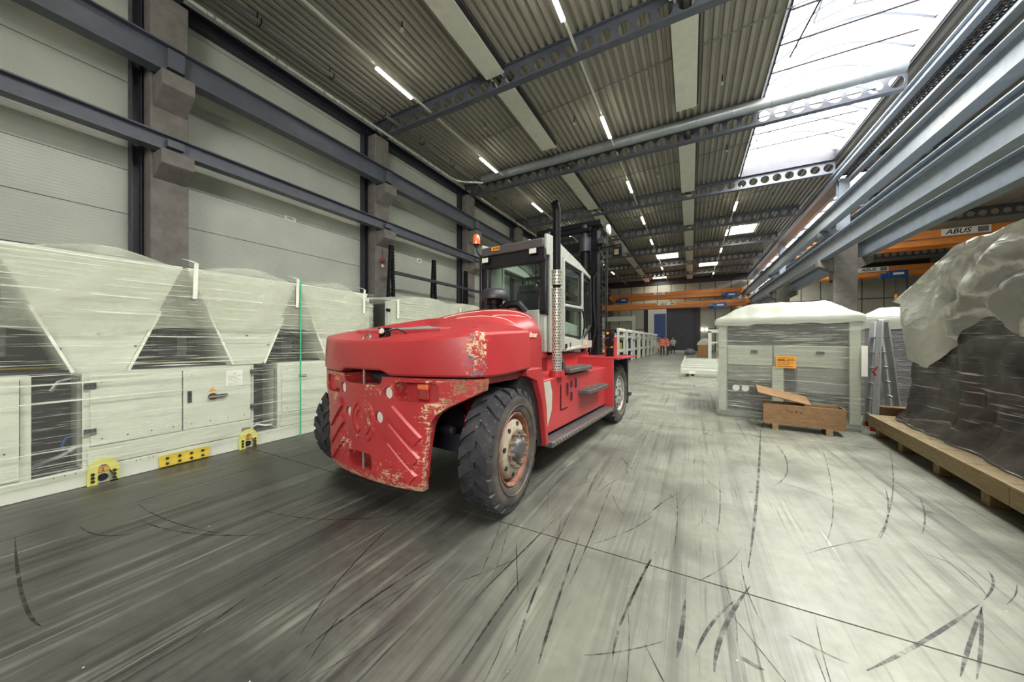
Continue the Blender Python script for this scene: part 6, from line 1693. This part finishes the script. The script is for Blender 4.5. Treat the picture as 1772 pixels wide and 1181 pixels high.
# ------------------------------------------------------------------ people
def person(label, loc, rz, jacket, arms, lean=0.0, stride=.0):
    t = thing('person', label, 'person', loc, rz, group='workers by the doors')
    # joints: faces +y
    J = {}
    def j(n, p, r): J[n] = (Vector(p), r)
    j('pelvis', (0, 0, .95), .145); j('waist', (0, .01, 1.10), .135); j('chest', (0, .02 + lean * .5, 1.30), .155); j('neck0', (0, .02 + lean, 1.46), .075); j('neck1', (0, .03 + lean, 1.53), .055)
    j('head0', (0, .045 + lean, 1.60), .082); j('head1', (0, .045 + lean, 1.68), .098); j('head2', (0, .035 + lean, 1.75), .075)
    E_ = [('pelvis', 'waist'), ('waist', 'chest'), ('chest', 'neck0'), ('neck0', 'neck1'), ('neck1', 'head0'), ('head0', 'head1'), ('head1', 'head2')]
    for s, nm in ((-1, 'l'), (1, 'r')):
        st_ = stride * s
        j('hip' + nm, (s * .10, 0, .90), .10); j('knee' + nm, (s * .115, .03 + st_ * .5, .50), .068); j('ank' + nm, (s * .12, -.01 + st_, .10), .05); j('toe' + nm, (s * .13, .15 + st_, .045), .042)
        E_.extend([('pelvis', 'hip' + nm), ('hip' + nm, 'knee' + nm), ('knee' + nm, 'ank' + nm), ('ank' + nm, 'toe' + nm)])
        el_, wr = arms[0 if s < 0 else 1]
        j('sh' + nm, (s * .20, .02 + lean, 1.40), .078); j('el' + nm, el_, .055); j('wr' + nm, wr, .038)
        d = (Vector(wr) - Vector(el_)).normalized()
        pm = Vector(wr) + d * .07
        j('pa' + nm, pm, .034)
        E_.extend([('chest', 'sh' + nm), ('sh' + nm, 'el' + nm), ('el' + nm, 'wr' + nm), ('wr' + nm, 'pa' + nm)])
        side = d.cross(Vector((0, 1, 0)));  side = side.normalized() if side.length > .2 else Vector((1, 0, 0))
        for q, (off, ln) in enumerate(((-.028, .07), (-.010, .085), (.010, .08), (.028, .062))):
            a_ = pm + side * off + d * .03; b_ = a_ + d * ln * .55; c_ = b_ + d * ln * .4 + Vector((0, .015, 0))
            j('f%s%da' % (nm, q), a_, .010); j('f%s%db' % (nm, q), b_, .009); j('f%s%dc' % (nm, q), c_, .008)
            E_.extend([('pa' + nm, 'f%s%da' % (nm, q)), ('f%s%da' % (nm, q), 'f%s%db' % (nm, q)), ('f%s%db' % (nm, q), 'f%s%dc' % (nm, q))])
        a_ = pm - side * .035 * (1 if s > 0 else -1); j('th' + nm, a_ + d * .02, .011); j('thb' + nm, a_ + d * .055, .010)
        E_.extend([('pa' + nm, 'th' + nm), ('th' + nm, 'thb' + nm)])
    names = list(J)
    me = bpy.data.meshes.new('body')
    me.from_pydata([J[n][0] for n in names], [(names.index(a), names.index(b)) for a, b in E_], [])
    o = bpy.data.objects.new('body', me); COL.objects.link(o); o.parent = t
    sk = o.modifiers.new('skin', 'SKIN'); sk.use_smooth_shade = True
    for k, n in enumerate(names):
        sv = me.skin_vertices[0].data[k]; r = J[n][1]
        sv.radius = (r * (1.18 if n in ('chest', 'waist', 'pelvis') else 1), r * (.80 if n in ('chest', 'waist', 'pelvis') else 1)); sv.use_root = (n == 'pelvis')
    sub = o.modifiers.new('sub', 'SUBSURF'); sub.levels = 1; sub.render_levels = 1
    bpy.context.view_layer.update(); dg = bpy.context.evaluated_depsgraph_get()
    m2 = bpy.data.meshes.new_from_object(o.evaluated_get(dg)); m2.name = 'body'
    o.modifiers.clear(); o.data = m2
    m2.materials.clear()
    for mt in (jacket, M['cloth_dark'], M['skin'], M['black']): m2.materials.append(mt)
    wl_pts = [J['pal'][0], J['par'][0]]
    for p in m2.polygons:
        c = p.center
        hand = min((c - w).length for w in wl_pts) < .12
        p.material_index = 2 if (c.z > 1.50 or hand) else (0 if c.z > .86 else (3 if c.z < .10 else 1))
        p.use_smooth = True
    hx = Vector((0, .035 + lean, 1.70))
    MB().lathe([(.0, .115), (.06, .10), (.098, .05), (.108, 0), (.104, -.05), (.09, -.08)], hx, 'z', 16, a0=math.radians(150), a1=math.radians(390)).lathe([(.0, .115), (.06, .10), (.098, .055), (.104, .03)], hx, 'z', 16).build('hair', M['hair'], t)
    fc = MB()
    for s in (-1, 1):
        fc.lathe([(0, -.012), (.010, -.008), (.013, 0), (.010, .008), (0, .012)], (s * .034, .128 + lean, 1.675), 'z', 8)
    fc.build('eyes', M['ink'], t)
    MB().prism([(-.014, 1.625), (.014, 1.625), (.006, 1.67), (-.006, 1.67)], 'y', .125 + lean, .155 + lean).cbox((0, .128 + lean, 1.60), (.045, .012, .010)).build('nose_and_mouth', M['skin'], t, bevel=.004)
    if jacket is M['hivis']:
        for z in (1.02, 1.20):
            MB().lathe([(.182, -.02), (.184, .02)], (0, .012, z), 'z', 20).build('reflective_band', M['reflect'], t).scale = (1, .78, 1)
    return t
arms_down = (((-.27, .0, 1.15), (-.28, .06, .92)), ((.27, .0, 1.15), (.28, .06, .92)))
arms_front = (((-.26, .05, 1.14), (-.14, .25, 1.06)), ((.26, .05, 1.14), (.16, .26, 1.08)))
person('person in an orange jacket and dark trousers seen from behind, arms hanging', (-2.28, 33.0, 0), math.radians(8), M['hivis'], arms_down)
person('person in an orange jacket turned sideways beside the first worker', (-1.88, 34.0, 0), math.radians(75), M['hivis'], arms_front, .03, .06)
vest = plain('grey_shirt', srgb(190, 190, 190), .8)
person('person in a grey shirt and dark trousers facing the two orange workers', (-1.66, 39.0, 0), math.radians(160), vest, arms_front, .05, .08)
